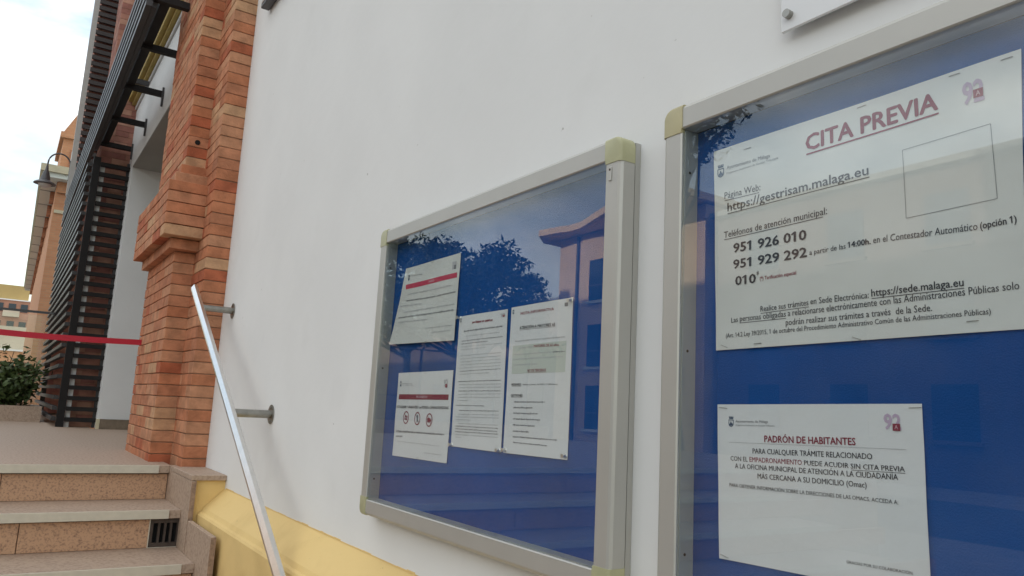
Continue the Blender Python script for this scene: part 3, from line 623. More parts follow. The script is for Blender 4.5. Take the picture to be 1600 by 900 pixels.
TEXT = [
 ('cita', 'Ayuntamiento de Málaga', 'g', 0.3, -0.7533, 0.7154, -0.6747, 0.7144, 0.0054, 0),
 ('cita', 'Organismo Autónomo de Gestión Tributaria', 'g', 0, -0.754, 0.7078, -0.6609, 0.7085, 0.0031, 0),
 ('cita', 'CITA PREVIA', 'r', 2, -0.6158, 0.7082, -0.4399, 0.7124, 0.0216, 2),
 ('cita', 'Página Web:', 'k', 0, -0.7579, 0.6705, -0.6921, 0.6695, 0.01, 1),
 ('cita', 'https://gestrisam.malaga.eu', 'k', 0.8, -0.7521, 0.6501, -0.5275, 0.6539, 0.0127, 1),
 ('cita', 'Teléfonos de atención municipal:', 'k', 0, -0.7582, 0.6101, -0.5858, 0.614, 0.0095, 1),
 ('cita', '951 926 010', 'k', 2, -0.74, 0.5854, -0.6176, 0.5854, 0.0132, 0),
 ('cita', '951 929 292', 'k', 2, -0.7399, 0.5612, -0.617, 0.5616, 0.0128, 0),
 ('cita', '010', 'k', 2, -0.7361, 0.5364, -0.7006, 0.5362, 0.0127, 0),
 ('cita', '*', 'k', 1, -0.6985, 0.5423, -0.6947, 0.5424, 0.0098, 0),
 ('cita', '(*) Tarificación especial', 'r', 1, -0.693, 0.5385, -0.6336, 0.5398, 0.0049, 0),
 ('cita', 'a partir de las', 'k', 0, -0.6125, 0.5631, -0.5598, 0.5637, 0.0068, 0),
 ('cita', '14:00h.', 'k', 2, -0.5567, 0.5643, -0.5262, 0.5644, 0.0072, 0),
 ('cita', 'en el Contestador Automático', 'k', 0, -0.5228, 0.5646, -0.4028, 0.5612, 0.0085, 0),
 ('cita', '(opción 1)', 'k', 1.5, -0.3999, 0.5614, -0.3638, 0.5627, 0.0076, 0),
 ('cita', 'Realice sus trámites', 'k', 0, -0.6921, 0.4938, -0.6155, 0.4964, 0.0079, 1),
 ('cita', 'en Sede Electrónica:', 'k', 0, -0.6125, 0.4972, -0.5305, 0.4977, 0.008, 0),
 ('cita', 'https://sede.malaga.eu', 'k', 0.8, -0.5271, 0.4991, -0.4195, 0.5004, 0.0089, 1),
 ('cita', 'Las', 'k', 0, -0.7435, 0.4819, -0.7315, 0.4825, 0.0076, 0),
 ('cita', 'personas obligadas', 'k', 0, -0.728, 0.4829, -0.6505, 0.4839, 0.0081, 1),
 ('cita', 'a relacionarse electrónicamente con las Administraciones Públicas solo', 'k', 0, -0.6473, 0.4842, -0.3646, 0.4912, 0.0084, 0),
 ('cita', 'podrán realizar sus trámites a través  de la Sede.', 'k', 0, -0.6506, 0.472, -0.4548, 0.4755, 0.0081, 0),
 ('cita', '(Art. 14.2 Ley 39/2015, 1 de octubre del Procedimiento Administrativo Común de las Administraciones Públicas)', 'k', 0, -0.7533, 0.4606, -0.3933, 0.4672, 0.0064, 0),
 ('padron', 'Ayuntamiento de Málaga', 'g', 0.3, -0.7354, 0.34, -0.6807, 0.3416, 0.0033, 0),
 ('padron', 'Organismo Autónomo de Gestión Tributaria', 'g', 0, -0.7354, 0.3353, -0.6701, 0.337, 0.0022, 0),
 ('padron', 'PADRÓN DE HABITANTES', 'r', 1.6, -0.6863, 0.3158, -0.5529, 0.3199, 0.0085, 0),
 ('padron', 'PARA CUALQUIER TRÁMITE RELACIONADO', 'k', 0.5, -0.7054, 0.2994, -0.5319, 0.3048, 0.0067, 0),
 ('padron', 'CON EL', 'k', 0.5, -0.7433, 0.2869, -0.7138, 0.2876, 0.0063, 0),
 ('padron', 'EMPADRONAMIENTO', 'r', 0.5, -0.7105, 0.2878, -0.6285, 0.2901, 0.0064, 0),
 ('padron', 'PUEDE ACUDIR', 'k', 0.5, -0.625, 0.2904, -0.5627, 0.292, 0.006, 0),
 ('padron', 'SIN CITA PREVIA', 'k', 0.5, -0.5598, 0.2918, -0.4928, 0.2939, 0.0059, 1),
 ('padron', 'A LA OFICINA MUNICIPAL DE ATENCIÓN A LA CIUDADANÍA', 'k', 0.5, -0.7355, 0.2771, -0.501, 0.284, 0.0065, 0),
 ('padron', 'MÁS CERCANA A SU DOMICILIO (Omac)', 'k', 0.5, -0.6971, 0.2667, -0.5398, 0.2712, 0.0066, 0),
 ('padron', 'PARA OBTENER INFORMACIÓN SOBRE LA DIRECCIONES DE LAS OMACS. ACCEDA A:', 'k', 0, -0.7455, 0.2511, -0.5014, 0.2569, 0.0046, 0),
 ('padron', 'GRACIAS POR SU COLABORACIÓN', 'k', 0, -0.568, 0.1805, -0.4878, 0.1829, 0.0034, 0),
 ('aviso', 'Ayuntamiento de Málaga', 'g', 0, -1.829, 0.681, -1.7539, 0.6776, 0.0032, 0),
 ('aviso', 'AVISO', 'w', 1.5, -1.7144, 0.6513, -1.6834, 0.6514, 0.0054, 0),
 ('aviso', '~', 'g', 0, -1.8285, 0.6315, -1.5909, 0.6295, 0.0039, 0),
 ('aviso', '~', 'g', 1, -1.8334, 0.6141, -1.6708, 0.6109, 0.0045, 0),
 ('aviso', '~', 'g', 1, -1.6641, 0.6109, -1.5682, 0.6116, 0.0042, 0),
 ('aviso', '~', 'g', 0, -1.8705, 0.6025, -1.7418, 0.5987, 0.0042, 0),
 ('aviso', '~', 'g', 0, -1.84, 0.5844, -1.5706, 0.5827, 0.0042, 0),
 ('aviso', '~', 'g', 1, -1.8691, 0.5712, -1.5688, 0.5682, 0.0046, 0),
 ('aviso', '~', 'g', 0, -1.867, 0.5589, -1.7037, 0.5557, 0.0042, 0),
 ('aviso', '~', 'g', 0, -1.7108, 0.5336, -1.5716, 0.5331, 0.0029, 0),
 ('aviso', '~', 'g', 0, -1.6748, 0.5212, -1.5811, 0.521, 0.0029, 0),
 ('prohibido', 'Ayuntamiento de Málaga', 'g', 0, -1.8252, 0.3968, -1.7676, 0.3957, 0.0027, 0),
 ('prohibido', '~', 'g', 0, -1.8246, 0.3932, -1.7562, 0.3921, 0.002, 0),
 ('prohibido', 'PROHIBIDO', 'w', 1, -1.7384, 0.3616, -1.6784, 0.362, 0.0057, 0),
 ('prohibido', 'FOTOGRAFIAR Y GRABAR VÍDEO con MÓVILES o CÁMARAS FILMADORAS', 'k', 1, -1.8476, 0.3344, -1.5705, 0.3379, 0.0066, 0),
 ('prohibido', '~', 'k', 1, -1.8424, 0.2741, -1.5828, 0.2784, 0.0049, 0),
 ('prohibido', '~', 'k', 1, -1.8402, 0.2611, -1.7994, 0.2627, 0.0045, 0),
 ('prohibido', '~', 'k', 0, -1.829, 0.2501, -1.6008, 0.2517, 0.0019, 0),
 ('prohibido', '~', 'k', 0, -1.6769, 0.2311, -1.5869, 0.2322, 0.0027, 0),
 ('bando', '~', 'r', 1.5, -1.4829, 0.5319, -1.3978, 0.5317, 0.0055, 0),
 ('bando', '~', 'k', 1.5, -1.5189, 0.5146, -1.3574, 0.5163, 0.0037, 0),
 ('bando', '~', 'k', 0, -1.5107, 0.5034, -1.366, 0.5047, 0.0018, 0),
 ('bando', '~', 'k', 1, -1.5276, 0.493, -1.3553, 0.4945, 0.0021, 0),
 ('bando', '~', 'k', 1, -1.5268, 0.4863, -1.4122, 0.4874, 0.0021, 0),
 ('bando', '~', 'k', 0, -1.5282, 0.4795, -1.3551, 0.4808, 0.0018, 0),
 ('bando', '~', 'k', 0, -1.5288, 0.4731, -1.417, 0.4742, 0.0018, 0),
 ('bando', '~', 'k', 0, -1.5294, 0.4592, -1.3566, 0.4609, 0.0021, 0),
 ('bando', '~', 'k', 0, -1.5294, 0.4519, -1.3571, 0.454, 0.0021, 0),
 ('bando', '~', 'k', 0, -1.5295, 0.445, -1.3565, 0.4473, 0.0021, 0),
 ('bando', '~', 'k', 0, -1.5295, 0.4382, -1.3558, 0.4401, 0.0021, 0),
 ('bando', '~', 'k', 0, -1.5295, 0.4309, -1.3551, 0.4337, 0.0021, 0),
 ('bando', '~', 'k', 1, -1.5287, 0.4239, -1.3564, 0.4268, 0.002, 0),
 ('bando', '~', 'k', 0, -1.5287, 0.4173, -1.3977, 0.4191, 0.002, 0),
 ('bando', '~', 'k', 1, -1.5321, 0.4006, -1.3528, 0.4027, 0.0023, 0),
 ('bando', '~', 'k', 0, -1.5276, 0.3938, -1.3521, 0.3952, 0.002, 0),
 ('bando', '~', 'k', 0, -1.5281, 0.3869, -1.3515, 0.3886, 0.002, 0),
 ('bando', '~', 'k', 1, -1.5286, 0.3794, -1.3518, 0.3806, 0.0022, 0),
 ('bando', '~', 'k', 0, -1.5294, 0.3718, -1.3512, 0.3746, 0.002, 0),
 ('bando', '~', 'k', 0, -1.53, 0.3655, -1.3524, 0.367, 0.002, 0),
 ('bando', '~', 'k', 0, -1.53, 0.3583, -1.4779, 0.3587, 0.002, 0),
 ('bando', '~', 'k', 1, -1.5369, 0.3474, -1.4116, 0.3483, 0.002, 0),
 ('bando', '~', 'k', 1, -1.5204, 0.336, -1.3553, 0.3388, 0.002, 0),
 ('bando', '~', 'k', 0, -1.5221, 0.3277, -1.3526, 0.3307, 0.002, 0),
 ('bando', '~', 'k', 0, -1.5336, 0.3213, -1.3532, 0.3246, 0.002, 0),
 ('bando', '~', 'k', 0, -1.5328, 0.3155, -1.4609, 0.3162, 0.002, 0),
 ('bando', '~', 'k', 0, -1.5213, 0.3073, -1.3536, 0.3099, 0.002, 0),
 ('bando', '~', 'k', 1, -1.5323, 0.3009, -1.3537, 0.3034, 0.0022, 0),
 ('bando', '~', 'k', 1, -1.5325, 0.2949, -1.3538, 0.2971, 0.0022, 0),
 ('bando', '~', 'k', 1, -1.5326, 0.2885, -1.3525, 0.2917, 0.0022, 0),
 ('bando', '~', 'k', 0, -1.5318, 0.2823, -1.3527, 0.2852, 0.002, 0),
 ('bando', '~', 'k', 0, -1.531, 0.2764, -1.5023, 0.277, 0.002, 0),
 ('informativa', 'NOTA INFORMATIVA', 'r', 1, -1.2881, 0.5358, -1.1759, 0.5364, 0.0054, 0),
 ('informativa', 'ATENCIÓN A MAYORES 65', 'k', 1.3, -1.2891, 0.5063, -1.17, 0.5058, 0.0058, 1),
 ('informativa', '~', 'k', 0, -1.304, 0.4813, -1.1357, 0.4822, 0.0029, 0),
 ('informativa', '~', 'k', 0, -1.2874, 0.4663, -1.2391, 0.4675, 0.0029, 0),
 ('informativa', '~', 'k', 0, -1.3052, 0.4539, -1.1781, 0.4548, 0.0027, 0),
 ('informativa', '~', 'k', 1.5, -1.1743, 0.4549, -1.1367, 0.4546, 0.0031, 0),
 ('informativa', '~', 'k', 0, -1.3054, 0.4442, -1.1416, 0.4455, 0.0027, 0),
 ('informativa', '~', 'k', 0, -1.3044, 0.4329, -1.2206, 0.4334, 0.0026, 0),
 ('informativa', 'MAYORES DE 65 años,', 'r', 1.3, -1.235, 0.4667, -1.1553, 0.4666, 0.0051, 0),
 ('informativa', 'NO DE TERCEROS', 'r', 1.3, -1.2534, 0.419, -1.1916, 0.4193, 0.0051, 1),
 ('informativa', 'HORARIO:', 'k', 1.5, -1.3079, 0.3919, -1.2738, 0.3919, 0.0048, 1),
 ('informativa', 'martes y jueves, de 9:00 a 13:00 horas', 'k', 0, -1.2676, 0.3928, -1.155, 0.3931, 0.003, 0),
 ('informativa', 'GESTIONES:', 'k', 1.3, -1.3085, 0.3697, -1.2667, 0.3702, 0.0048, 1),
 ('informativa', '~', 'k', 0.5, -1.2965, 0.3583, -1.191, 0.3597, 0.0032, 0),
 ('informativa', '~', 'k', 0.5, -1.2966, 0.3469, -1.2305, 0.3479, 0.0032, 0),
 ('informativa', '~', 'k', 0.5, -1.2967, 0.336, -1.2098, 0.337, 0.0032, 0),
 ('informativa', '~', 'k', 0.5, -1.2963, 0.3245, -1.2024, 0.3256, 0.0032, 0),
 ('informativa', '~', 'k', 0.5, -1.296, 0.3127, -1.2211, 0.3135, 0.0031, 0),
 ('informativa', '~', 'k', 0.5, -1.2949, 0.3005, -1.2402, 0.3013, 0.0031, 0),
 ('informativa', '~', 'k', 0.5, -1.2939, 0.2896, -1.1495, 0.2909, 0.0031, 0),
 ('informativa', '~', 'k', 0.5, -1.2922, 0.2785, -1.1781, 0.2789, 0.0031, 0),
]
def put(s, key):
    for r in TEXT:
        if r[0] == key: s.text(*r[1:])
# large laminated sheet
s = Sheet('laminated_notice', 'large laminated sheet headed CITA PREVIA stapled in the right notice case', [(-.7793, .7499), (-.3496, .7527), (-.361, .4493), (-.7723, .4430)], M['paper2'], .0016, 2)
put(s, 'cita')
s.crest(-.7712, .7055, .0125, .0205); s.logo(-.411, .7045, -.3890, .7335, (-.3998, .7120, -.3893, .7222))
fr = [(-.4835, .6739), (-.3835, .6774), (-.3814, .5922), (-.4814, .5888)]
for a, b in zip(fr, fr[1:] + fr[:1]): s.line('g', a, b, .0006)
for (x, z, a) in ((-.7145, .7377, .02), (-.5354, .7462, .03), (-.4195, .7475, 0), (-.3640, .7466, 0), (-.7567, .4487, -.35), (-.6965, .4497, 0), (-.5485, .4492, -.35), (-.4124, .4609, .05)): s.staple(x, z, a)
s.finish()
s = Sheet('paper_notice', 'sheet headed PADRÓN DE HABITANTES below the large laminated one', [(-.7691, .3645), (-.4714, .3710), (-.4678, .1602), (-.7635, .1515)], M['paper'], .0010, 5)
put(s, 'padron'); s.crest(-.7480, .3335, .0090, .0150); s.logo(-.5161, .3385, -.4963, .3585, (-.5057, .3394, -.4967, .3475)); s.line('lg', (-.747, .312), (-.4906, .3189), .0006)
for (x, z, a) in ((-.7585, .3600, -.1), (-.4790, .3665, .05), (-.7540, .1560, -.2)): s.staple(x, z, a, .014)
s.finish()
lift1 = lambda u, v: .006 * max(0, 1 - u) ** 2 * max(0, 1 - v) ** 1.5 + .003 * (1 - v) ** 3
s = Sheet('paper_notice', 'tilted sheet with crimson AVISO banner at upper left of the middle case, lower corner curling', [(-1.8525, .7056), (-1.5586, .7063), (-1.5597, .4971), (-1.9075, .5025)], M['paper2'], .0016, 3, lift=lift1)
s.quad('c', [(-1.8449, .6602), (-1.5694, .6602), (-1.5678, .6476), (-1.8428, .6475)])
put(s, 'aviso'); s.crest(-1.8350, .6700, .010, .016); s.quad('lg', [(-1.596, .6888), (-1.5758, .6883), (-1.5758, .6693), (-1.596, .6698)], n_=3); s.quad('g', [(-1.587, .680), (-1.5758, .680), (-1.5758, .6693), (-1.587, .6698)], .0007, 3)
for (x, z) in ((-1.70, .703), (-1.70, .5015)): s.staple(x, z)
s.finish()
# lift glyphs that lie on printed bands
s = Sheet('paper_notice', 'sheet with maroon PROHIBIDO banner and three red rings, lower left in the middle case', [(-1.8518, .4254), (-1.5586, .4280), (-1.5634, .2162), (-1.8549, .2127)], M['paper'], .0012, 8)
s.quad('r', [(-1.8407, .3702), (-1.5726, .3719), (-1.5734, .3592), (-1.8415, .3570)])
put(s, 'prohibido'); s.crest(-1.8390, .3900, .0095, .0145); s.logo(-1.5995, .3878, -1.5810, .4070, (-1.5915, .3878, -1.5810, .3960), 'lg')
for i, (cx, cz) in enumerate(((-1.7891, .3119), (-1.7242, .3115), (-1.6600, .3101))):
    R_ = .0162; s.ring('r', cx, cz, R_, .0030, sx=1)
    if i == 0: s.quad('r', [(cx - .008, cz + .005), (cx + .008, cz + .005), (cx + .008, cz - .006), (cx - .008, cz - .006)], n_=2); s.disc('lg', cx, cz - .0005, .0032, .0035)
    elif i == 1: s.quad('g', [(cx - .0035, cz + .009), (cx + .0035, cz + .009), (cx + .0035, cz - .009), (cx - .0035, cz - .009)], n_=2); s.disc('g', cx, cz + .004, .0055, .003)
    else: s.quad('r', [(cx - .010, cz + .005), (cx + .004, cz + .005), (cx + .004, cz - .006), (cx - .010, cz - .006)], n_=2); s.quad('r', [(cx + .004, cz), (cx + .010, cz + .005), (cx + .010, cz - .006), (cx + .004, cz - .002)], n_=2)
    s.line('r' if i != 1 else 'g', (cx - R_ * .68, cz + R_ * .68), (cx + R_ * .68, cz - R_ * .68), .0018)
for (x, z) in ((-1.70, .4235), (-1.71, .2175)): s.staple(x, z)
s.finish()
lift2 = lambda u, v: .002 * math.sin(math.pi * u) ** 2 + .0022 * math.exp(-((u - .38) / .03) ** 2) * (v < .75)
s = Sheet('paper_notice', 'densely printed upright sheet with a red heading and vertical fold, second from the left', [(-1.5455, .5518), (-1.3414, .5525), (-1.3390, .2564), (-1.5503, .2557)], M['paper'], .0008, 4, lift=lift2)
put(s, 'bando'); s.crest(-1.5400, .5375, .006, .010); s.logo(-1.366, .5371, -1.3505, .5446, (-1.358, .5371, -1.3505, .5415), 'lg')
for (x, z) in ((-1.5440, .5493), (-1.5450, .2590), (-1.3450, .2600)): s.pin(x, z)
s.finish()
lift3 = lambda u, v: .002 * math.sin(math.pi * u) ** 2 + .003 * (1 - u) ** 4
s = Sheet('paper_notice', 'upright sheet headed NOTA INFORMATIVA with a tinted panel, right of the fold-creased one', [(-1.3228, .5538), (-1.1192, .5561), (-1.1174, .2584), (-1.3265, .2566)], M['paper'], .0008, 6, lift=lift3)
s.quad('gb', [(-1.3106, .473), (-1.1344, .4756), (-1.1352, .4171), (-1.3101, .4158)], .0003)
put(s, 'informativa'); s.crest(-1.3180, .5390, .006, .010); s.quad('g', [(-1.1437, .548), (-1.1330, .5478), (-1.1330, .5406), (-1.1432, .5409)], n_=2)
for (x, z) in ((-1.1240, .5500), (-1.3190, .2625), (-1.1222, .2650)): s.pin(x, z)
s.finish()
M['brown'] = mat('brown_brick', (.15, .10, .08), .9, noise=.2, scale=.8)
# ------------------------------------------------------------------ planter, shrub, balustrade
tag(MB().box((-10.1, -6, 0), (-9.22, -.50, .06)).box((-9.30, -6, .06), (-9.22, -.50, .155)).box((-10.1, -6, .06), (-10.02, -.50, .155)).box((-10.02, -.58, .06), (-9.30, -.50, .155)).build('planter', M['granite_top']), 'low granite planter at the back edge of the terrace', 'planter')
bpy.data.objects['planter'].data.transform(Matrix.Identity(4))
struct('planter_soil', MB().box((-10.02, -6, .06), (-9.30, -.58, .13)), M['soil'])
base_ = struct('upper_paving', MB().box((-14.4, -6, GZ + .004), (-10.1, -.10, -.02)).box((-10.1, -.50, GZ + .004), (-9.22, -.1, -.003)), M['granite_top'], 'paving behind the planter')
def leaves(mb, c, rx, ry, rz, n_, size, rnd, dense=.35, aspect=2.2):
    for _ in range(n_):
        while True:
            p = Vector((rnd.uniform(-1, 1), rnd.uniform(-1, 1), rnd.uniform(-1, 1)))
            if dense < p.length <= 1: break
        p = Vector((c[0] + p.x * rx, c[1] + p.y * ry, c[2] + p.z * rz))
        d = Vector((rnd.gauss(0, 1), rnd.gauss(0, 1), rnd.gauss(0, .8))).normalized(); u = d.cross(Vector((rnd.gauss(0, 1), rnd.gauss(0, 1), rnd.gauss(0, 1)))).normalized()
        s_ = size * rnd.uniform(.6, 1.3); L_ = d * s_; w_ = u * s_ / aspect
        mb.poly([p - L_, p + w_, p + L_, p - w_])
def limb(mb, a, b, r0, r1, rnd, n_=5, wob=.06):
    a = Vector(a); b = Vector(b); pts = [a + (b - a) * (i / n_) + Vector((rnd.uniform(-1, 1), rnd.uniform(-1, 1), 0)) * wob * (b - a).length * (0 < i < n_) for i in range(n_ + 1)]
    mb.tube(pts, 0, 7, radii=[r0 + (r1 - r0) * i / n_ for i in range(n_ + 1)])
def shrub(name, label, x, y, h, wd, seed, n_=26):
    rnd = random.Random(seed); t = thing(name, label, 'shrub', (x, y, .13)); fo = MB(); sm = MB()
    for i in range(n_):
        a = rnd.uniform(0, 6.28); rr = rnd.uniform(0, 1) ** .5 * wd; hh = h * rnd.uniform(.45, 1) * (1 - .35 * rr / wd)
        tip = (x + math.cos(a) * rr, y + math.sin(a) * rr, .13 + hh); limb(sm, (x + math.cos(a) * rr * .2, y + math.sin(a) * rr * .2, .13), tip, .008, .003, rnd, 4, .05)
        for k in range(5):
            f = .3 + .7 * k / 4; c_ = (x + math.cos(a) * rr * (.2 + .8 * f), y + math.sin(a) * rr * (.2 + .8 * f), .13 + hh * f)
            leaves(fo, c_, .13, .13, .10, 15, .038, rnd, 0, 2.4)
    Q(fo.build('foliage', M['leaf']), t, (-x, -y, -.13)); Q(sm.build('stem', M['bark']), t, (-x, -y, -.13)); return t
shrub('shrub', 'dark leafy shrub in the granite planter, nearest the louvre screen', -9.66, -.82, .66, .28, 11, 30)
shrub('shrub', 'taller leafy shrub in the planter cut by the left edge of the photo', -9.62, -1.30, .80, .30, 12, 30)
shrub('shrub', 'third shrub of the planter, farther out along it', -9.66, -2.05, .7, .30, 13, 22)
bal = thing('glass_balustrade', 'glass balustrade with thin grey rails behind the planter', 'railing', (-10.6, -2, 0))
B_ = lambda o: Q(o, bal, (10.6, 2, 0))
B_(MB().box((-10.62, -5.9, 1.215), (-10.58, -.46, 1.24)).build('top_rail', M['lampmetal'])); B_(MB().box((-10.61, -5.9, .50), (-10.59, -.46, .515)).build('lower_rail', M['lampmetal']))
M['thin_glass'] = glassmat('balustrade_glass', .04, (.96, .98, .97), 0)
for i in range(4):
    B_(box('glass_pane', (-10.605, -.50 - 1.35 * i - 1.3, .06), (-10.597, -.50 - 1.35 * i, 1.19), M['thin_glass']))
    B_(box('post', (-10.62, -.475 - 1.35 * (i + 1), -.015), (-10.58, -.50 - 1.35 * (i + 1), 1.215), M['lampmetal']))
# ------------------------------------------------------------------ gooseneck lamp on the tower
lp = thing('wall_lamp', 'dark gooseneck lamp with a conical shade reaching out from the louvred tower', 'lamp', (-12.7, -.47, 3.5))
L_f = lambda o: Q(o, lp, (12.7, .47, -3.5))
pts = []
for i in range(15):
    a = math.pi * i / 14; pts.append((-12.66, -.590 + .140 * math.cos(a), 3.575 + .155 * math.sin(a)))
pts = [(-12.66, -.45, 3.35)] + pts + [(-12.66, -.733, 3.50)]
L_f(MB().tube(pts, .011, 10).build('arm', M['lampmetal'], smooth=True))
L_f(MB().tube([(-12.66, -.733, 3.515), (-12.66, -.733, 3.46), (-12.66, -.733, 3.40), (-12.66, -.733, 3.30), (-12.66, -.733, 3.262), (-12.66, -.733, 3.245)], 0, 28, radii=[.016, .022, .045, .066, .135, .145]).build('shade', M['lampmetal'], smooth=True))
L_f(MB().tube([(-12.66, -.733, 3.243), (-12.66, -.733, 3.215), (-12.66, -.733, 3.195)], 0, 20, radii=[.085, .075, .03]).build('bulb_cover', M['wframe'], smooth=True))
# ------------------------------------------------------------------ orange brick building farther along
fb = thing('brick_building', 'orange brick building with a deep pale eave beyond the louvred tower', 'building', (-22, -.3, GZ))
fb.rotation_euler = (0, 0, 0)
FB = lambda o: Q(o, fb, (22, .3, -GZ))
yaw = -.009
FB(MB().prism([(-22, -.36), (-22, 7), (-48, 7), (-48, -.12)], 2, GZ, 5.5).build('wall', M['obrick']))
FB(MB().prism([(-21.6, -.70), (-21.6, 7.3), (-48.4, 7.3), (-48.4, -.47)], 2, 5.50, 5.62).build('eave', M['soffit']))
FB(MB().prism([(-21.52, -.76), (-21.52, 7.4), (-48.5, 7.4), (-48.5, -.52)], 2, 5.622, 5.80).build('fascia', M['cream']))
FB(MB().box((-22, -.34, 4.70), (-21.96, 7, 4.78)).build('string_course', M['cream']))
FB(MB().box((-22, -.34, 5.22), (-21.90, 7, 5.49)).build('cornice', M['obrick']))
for i in range(14):
    x = -23.2 - i * 1.85; yb = -.36 + .24 * (-22 - x) / 26
    FB(MB().box((x - .02, yb - .34 , 5.488), (x + .02, yb, 5.4995)).build('soffit_joint', M['soffit_dark']))
    FB(box('corbel', (x - .22, yb - .10, 5.2), (x + .02, yb, 5.495), M['obrick2']))
ft = thing('brick_tower', 'orange brick tower block with white windows and a gable above the eaved roof', 'building', (-27, .5, 5.8))
FT = lambda o: Q(o, ft, (27, -.5, -5.8))
FT(MB().box((-30, -.24, 5.81), (-27, 6, 8.1)).box((-30.1, -.34, 8.1), (-26.9, 6, 8.28)).prism([(-.28, 8.28), (3.5, 8.28), (1.6, 9.6), (.30, 9.5)], 0, -30, -27).build('wall', M['obrick']))
for (y, z, w_, h) in ((.02, 6.75, .32, .95), (.62, 6.75, .32, .95), (.20, 8.75, .28, .9)):
    a = FT(box('window', (-26.995, y, z), (-26.96, y + w_, z + h), M['wframe'])); b = box('window_surround', (-26.997, y - .05, z - .05), (-26.975, y + w_ + .05, z + h + .05), M['obrick2']); b.parent = a
# ------------------------------------------------------------------ far apartment blocks
def block(label, x, y0, y1, z1, wallm, roof, seed, bal_m):
    t = thing('apartment_block', label, 'building', (x, (y0 + y1) / 2, GZ)); f = lambda o: Q(o, t, (-x, -(y0 + y1) / 2, -GZ)); rnd = random.Random(seed)
    f(box('wall', (x - 12, y0, GZ), (x, y1, z1), wallm)); f(box('roof_storey', (x - 11, y0 + .5, z1), (x - .6, y1 - .9, z1 + 2.4), roof)); f(box('roof_slab', (x - 12.2, y0 - .2, z1 - .18), (x + .3, y1 + .2, z1 + .002), M['wframe']))
    wm = MB().box((0, 0, 0), (.12, 1.0, 1.3)).mesh('window', M['dglass']); bm_ = MB().box((0, 0, 0), (1.0, 2.3, .95)).mesh('balcony', bal_m)
    z = z1 - 2.9; k = 0
    while z > GZ + 4 and k < 7:
        y = y0 + .5; i = 0
        while y < y1 - 1.6:
            f(link('window', wm, loc=(x, y + rnd.uniform(0, .15), z + .9)))
            if i % 3 == 1: f(link('balcony', bm_, loc=(x, y - .6, z)))
            y += 1.75; i += 1
        f(box('floor_band', (x, y0, z - .32), (x + .06, y1, z - .05), M['wframe'] if k % 2 else wallm))
        z -= 2.9; k += 1
M['fbrick'] = mat('faded_red_brick', (.42, .22, .16), .9, noise=.2, scale=.5)
M['fpale'] = mat('faded_cream_render', (.55, .48, .38), .9, noise=.1, scale=.5)
M['fyel'] = mat('yellow_roof_storey', (.42, .31, .13), .9, noise=.1, scale=.5)
block('red brick apartment block with white balconies and a yellow top storey in the distance', -150, -9, 2.1, 14.6, M['fbrick'], M['fyel'], 3, M['fpale'])
block('pale apartment block with balconies just right of the brick one far away', -165, 2.4, 14, 14.2, M['fpale'], M['wframe'], 4, M['fbrick'])
block('third distant apartment block outside the left edge of the photo', -170, -34, -12, 17, M['fbrick'], M['fyel'], 5, M['fpale'])
block('low orange brick block in front of the distant apartment blocks', -95, -12, 7, 4.2, M['obrick'], M['fpale'], 6, M['wframe'])
# ------------------------------------------------------------------ across the street, mirrored in the glass
ob = thing('corner_building', 'peach rendered building across the street with a wavy overhanging roof slab', 'building', (-20, -22, GZ))
OB = lambda o: Q(o, ob, (20, 22, -GZ))
OB(box('wall', (-30.0, -34, GZ), (-20.5, -21.6, 8.95), M['peach']))
pr = [(-30.1, -20.3), (-28.9, -20.5), (-28.2, -20.7), (-27.4, -20.7), (-26.7, -20.5), (-25.9, -20.2), (-25.1, -19.93), (-24.5, -19.75), (-23, -19.5), (-20.2, -19.4)]
OB(MB().prism(pr + [(-20.2, -34.6), (-32, -34.6), (-31.2, -21.4)], 2, 8.98, 9.28).build('roof_slab', M['peach']))
OB(box('downpipe', (-28.55, -21.59, GZ), (-28.42, -21.48, 8.9), M['lampmetal']))
for i in range(3):
    for z in (-.2, 2.6, 5.65):
        x = -27.6 + i * 2.3
        a = OB(box('window', (x, -21.595, z), (x + 1.15, -21.55, z + 1.95), M['dglass']))
        b = box('sill', (x - .1, -21.59, z - .12), (x + 1.25, -21.42, z - .003), M['soffit']); b.parent = a
        c_ = box('glazing_bar', (x, -21.549, z + .7), (x + 1.15, -21.53, z + .76), M['lampmetal']); c_.parent = a
sb = thing('brick_building', 'dark brown brick building across the street, facing the notice cases', 'building', (-8, -22, GZ))
SB = lambda o: Q(o, sb, (8, 22, -GZ))
SB(box('wall', (-20.1, -34, GZ), (9, -21.9, 8.3), M['brown'])); SB(box('roof', (-20.3, -34.2, 8.302), (9.2, -21.6, 8.5), M['soffit_dark']))
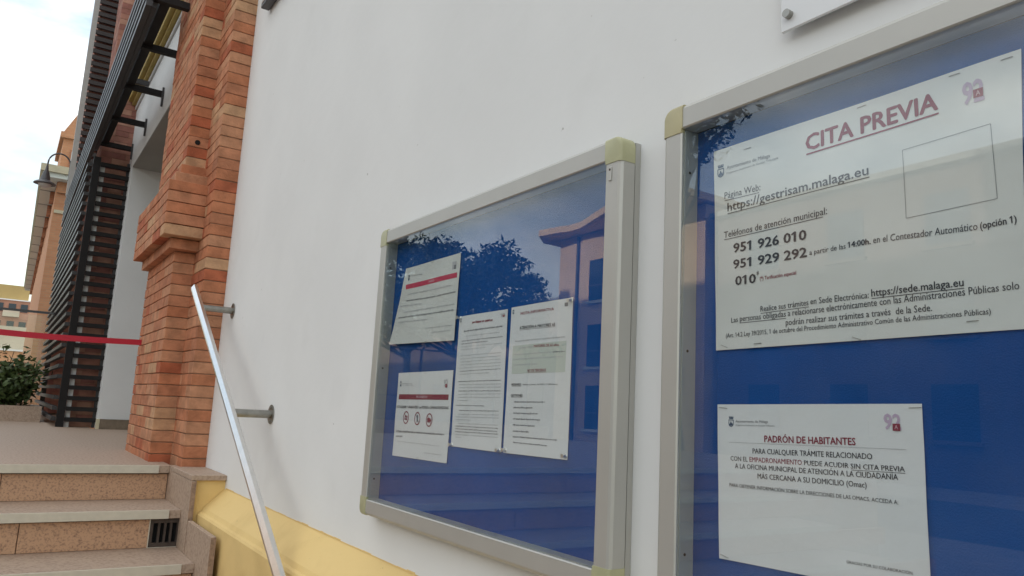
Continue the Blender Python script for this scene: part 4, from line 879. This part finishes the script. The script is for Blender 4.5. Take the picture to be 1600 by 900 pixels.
for i in range(8):
    for z in (.2, 3.2, 5.9):
        x = -18.6 + i * 3.3
        a = SB(box('window', (x, -21.895, z), (x + 1.3, -21.87, z + 1.6), M['dglass']))
        e_ = box('sill', (x - .1, -21.89, z - .12), (x + 1.4, -21.75, z - .003), M['brown']); e_.parent = a
lb = thing('long_building', 'long low building closing the view behind the forecourt trees', 'building', (-60, -27, GZ))
LB = lambda o: Q(o, lb, (60, 27, -GZ))
LB(box('wall', (-95, -36, GZ), (-32.5, -27, 7.2), M['brown'])); LB(box('roof', (-95.3, -36.3, 7.202), (-32.2, -26.6, 7.4), M['soffit_dark']))
for i in range(9): LB(box('window', (-90 + i * 6.2, -26.995, .6), (-88 + i * 6.2, -26.95, 2.2), M['dglass']))
tag(box('garden_wall', (-26, -9.6, GZ), (-8.5, -9.3, -.55), M['pave'], ch=.02), 'low granite garden wall across the forecourt', 'wall')
def tree(label, x, y, h, cr, seed, nl=70, trunk=.16, mm='leaf2', ls=.13):
    rnd = random.Random(seed); t = thing('tree', label, 'tree', (x, y, GZ)); f = lambda o: Q(o, t, (-x, -y, -GZ)); tr = MB(); lf = MB()
    top = GZ + h * .55; limb(tr, (x, y, GZ), (x + .1, y, top), trunk, trunk * .6, rnd, 6, .02)
    for i in range(nl):
        a = rnd.uniform(0, 6.28); e = rnd.uniform(-.35, 1) ; rr = cr * rnd.uniform(.45, 1.0) * math.cos(e * 1.2)
        c_ = Vector((x + math.cos(a) * rr, y + math.sin(a) * rr, GZ + h * .68 + e * h * .30))
        if i % 3 == 0: limb(tr, (x + .1, y, top * rnd.uniform(.7, 1)), c_, trunk * .35, .015, rnd, 4, .08)
        leaves(lf, c_, (.50), .50, .40, 125, ls * .72, rnd, .1, 2.6)
    f(tr.build('trunk', M['bark'])); f(lf.build('crown', M[mm]))
tree('broad dark tree left of the corner building, mirrored in the middle case', -15.9, -8.4, 5.4, 2.15, 21, 62)
tree('dense tree at the far left of the forecourt trees', -21.0, -9.2, 6.5, 2.6, 22, 80)
tree('tree nearest the right notice case, mirrored in its upper corner', -9.1, -8.3, 10.7, 1.35, 23, 64, ls=.11)
tree('slender pine beside the corner building', -29.6, -19.6, 8.0, 1.0, 24, 26, ls=.14)
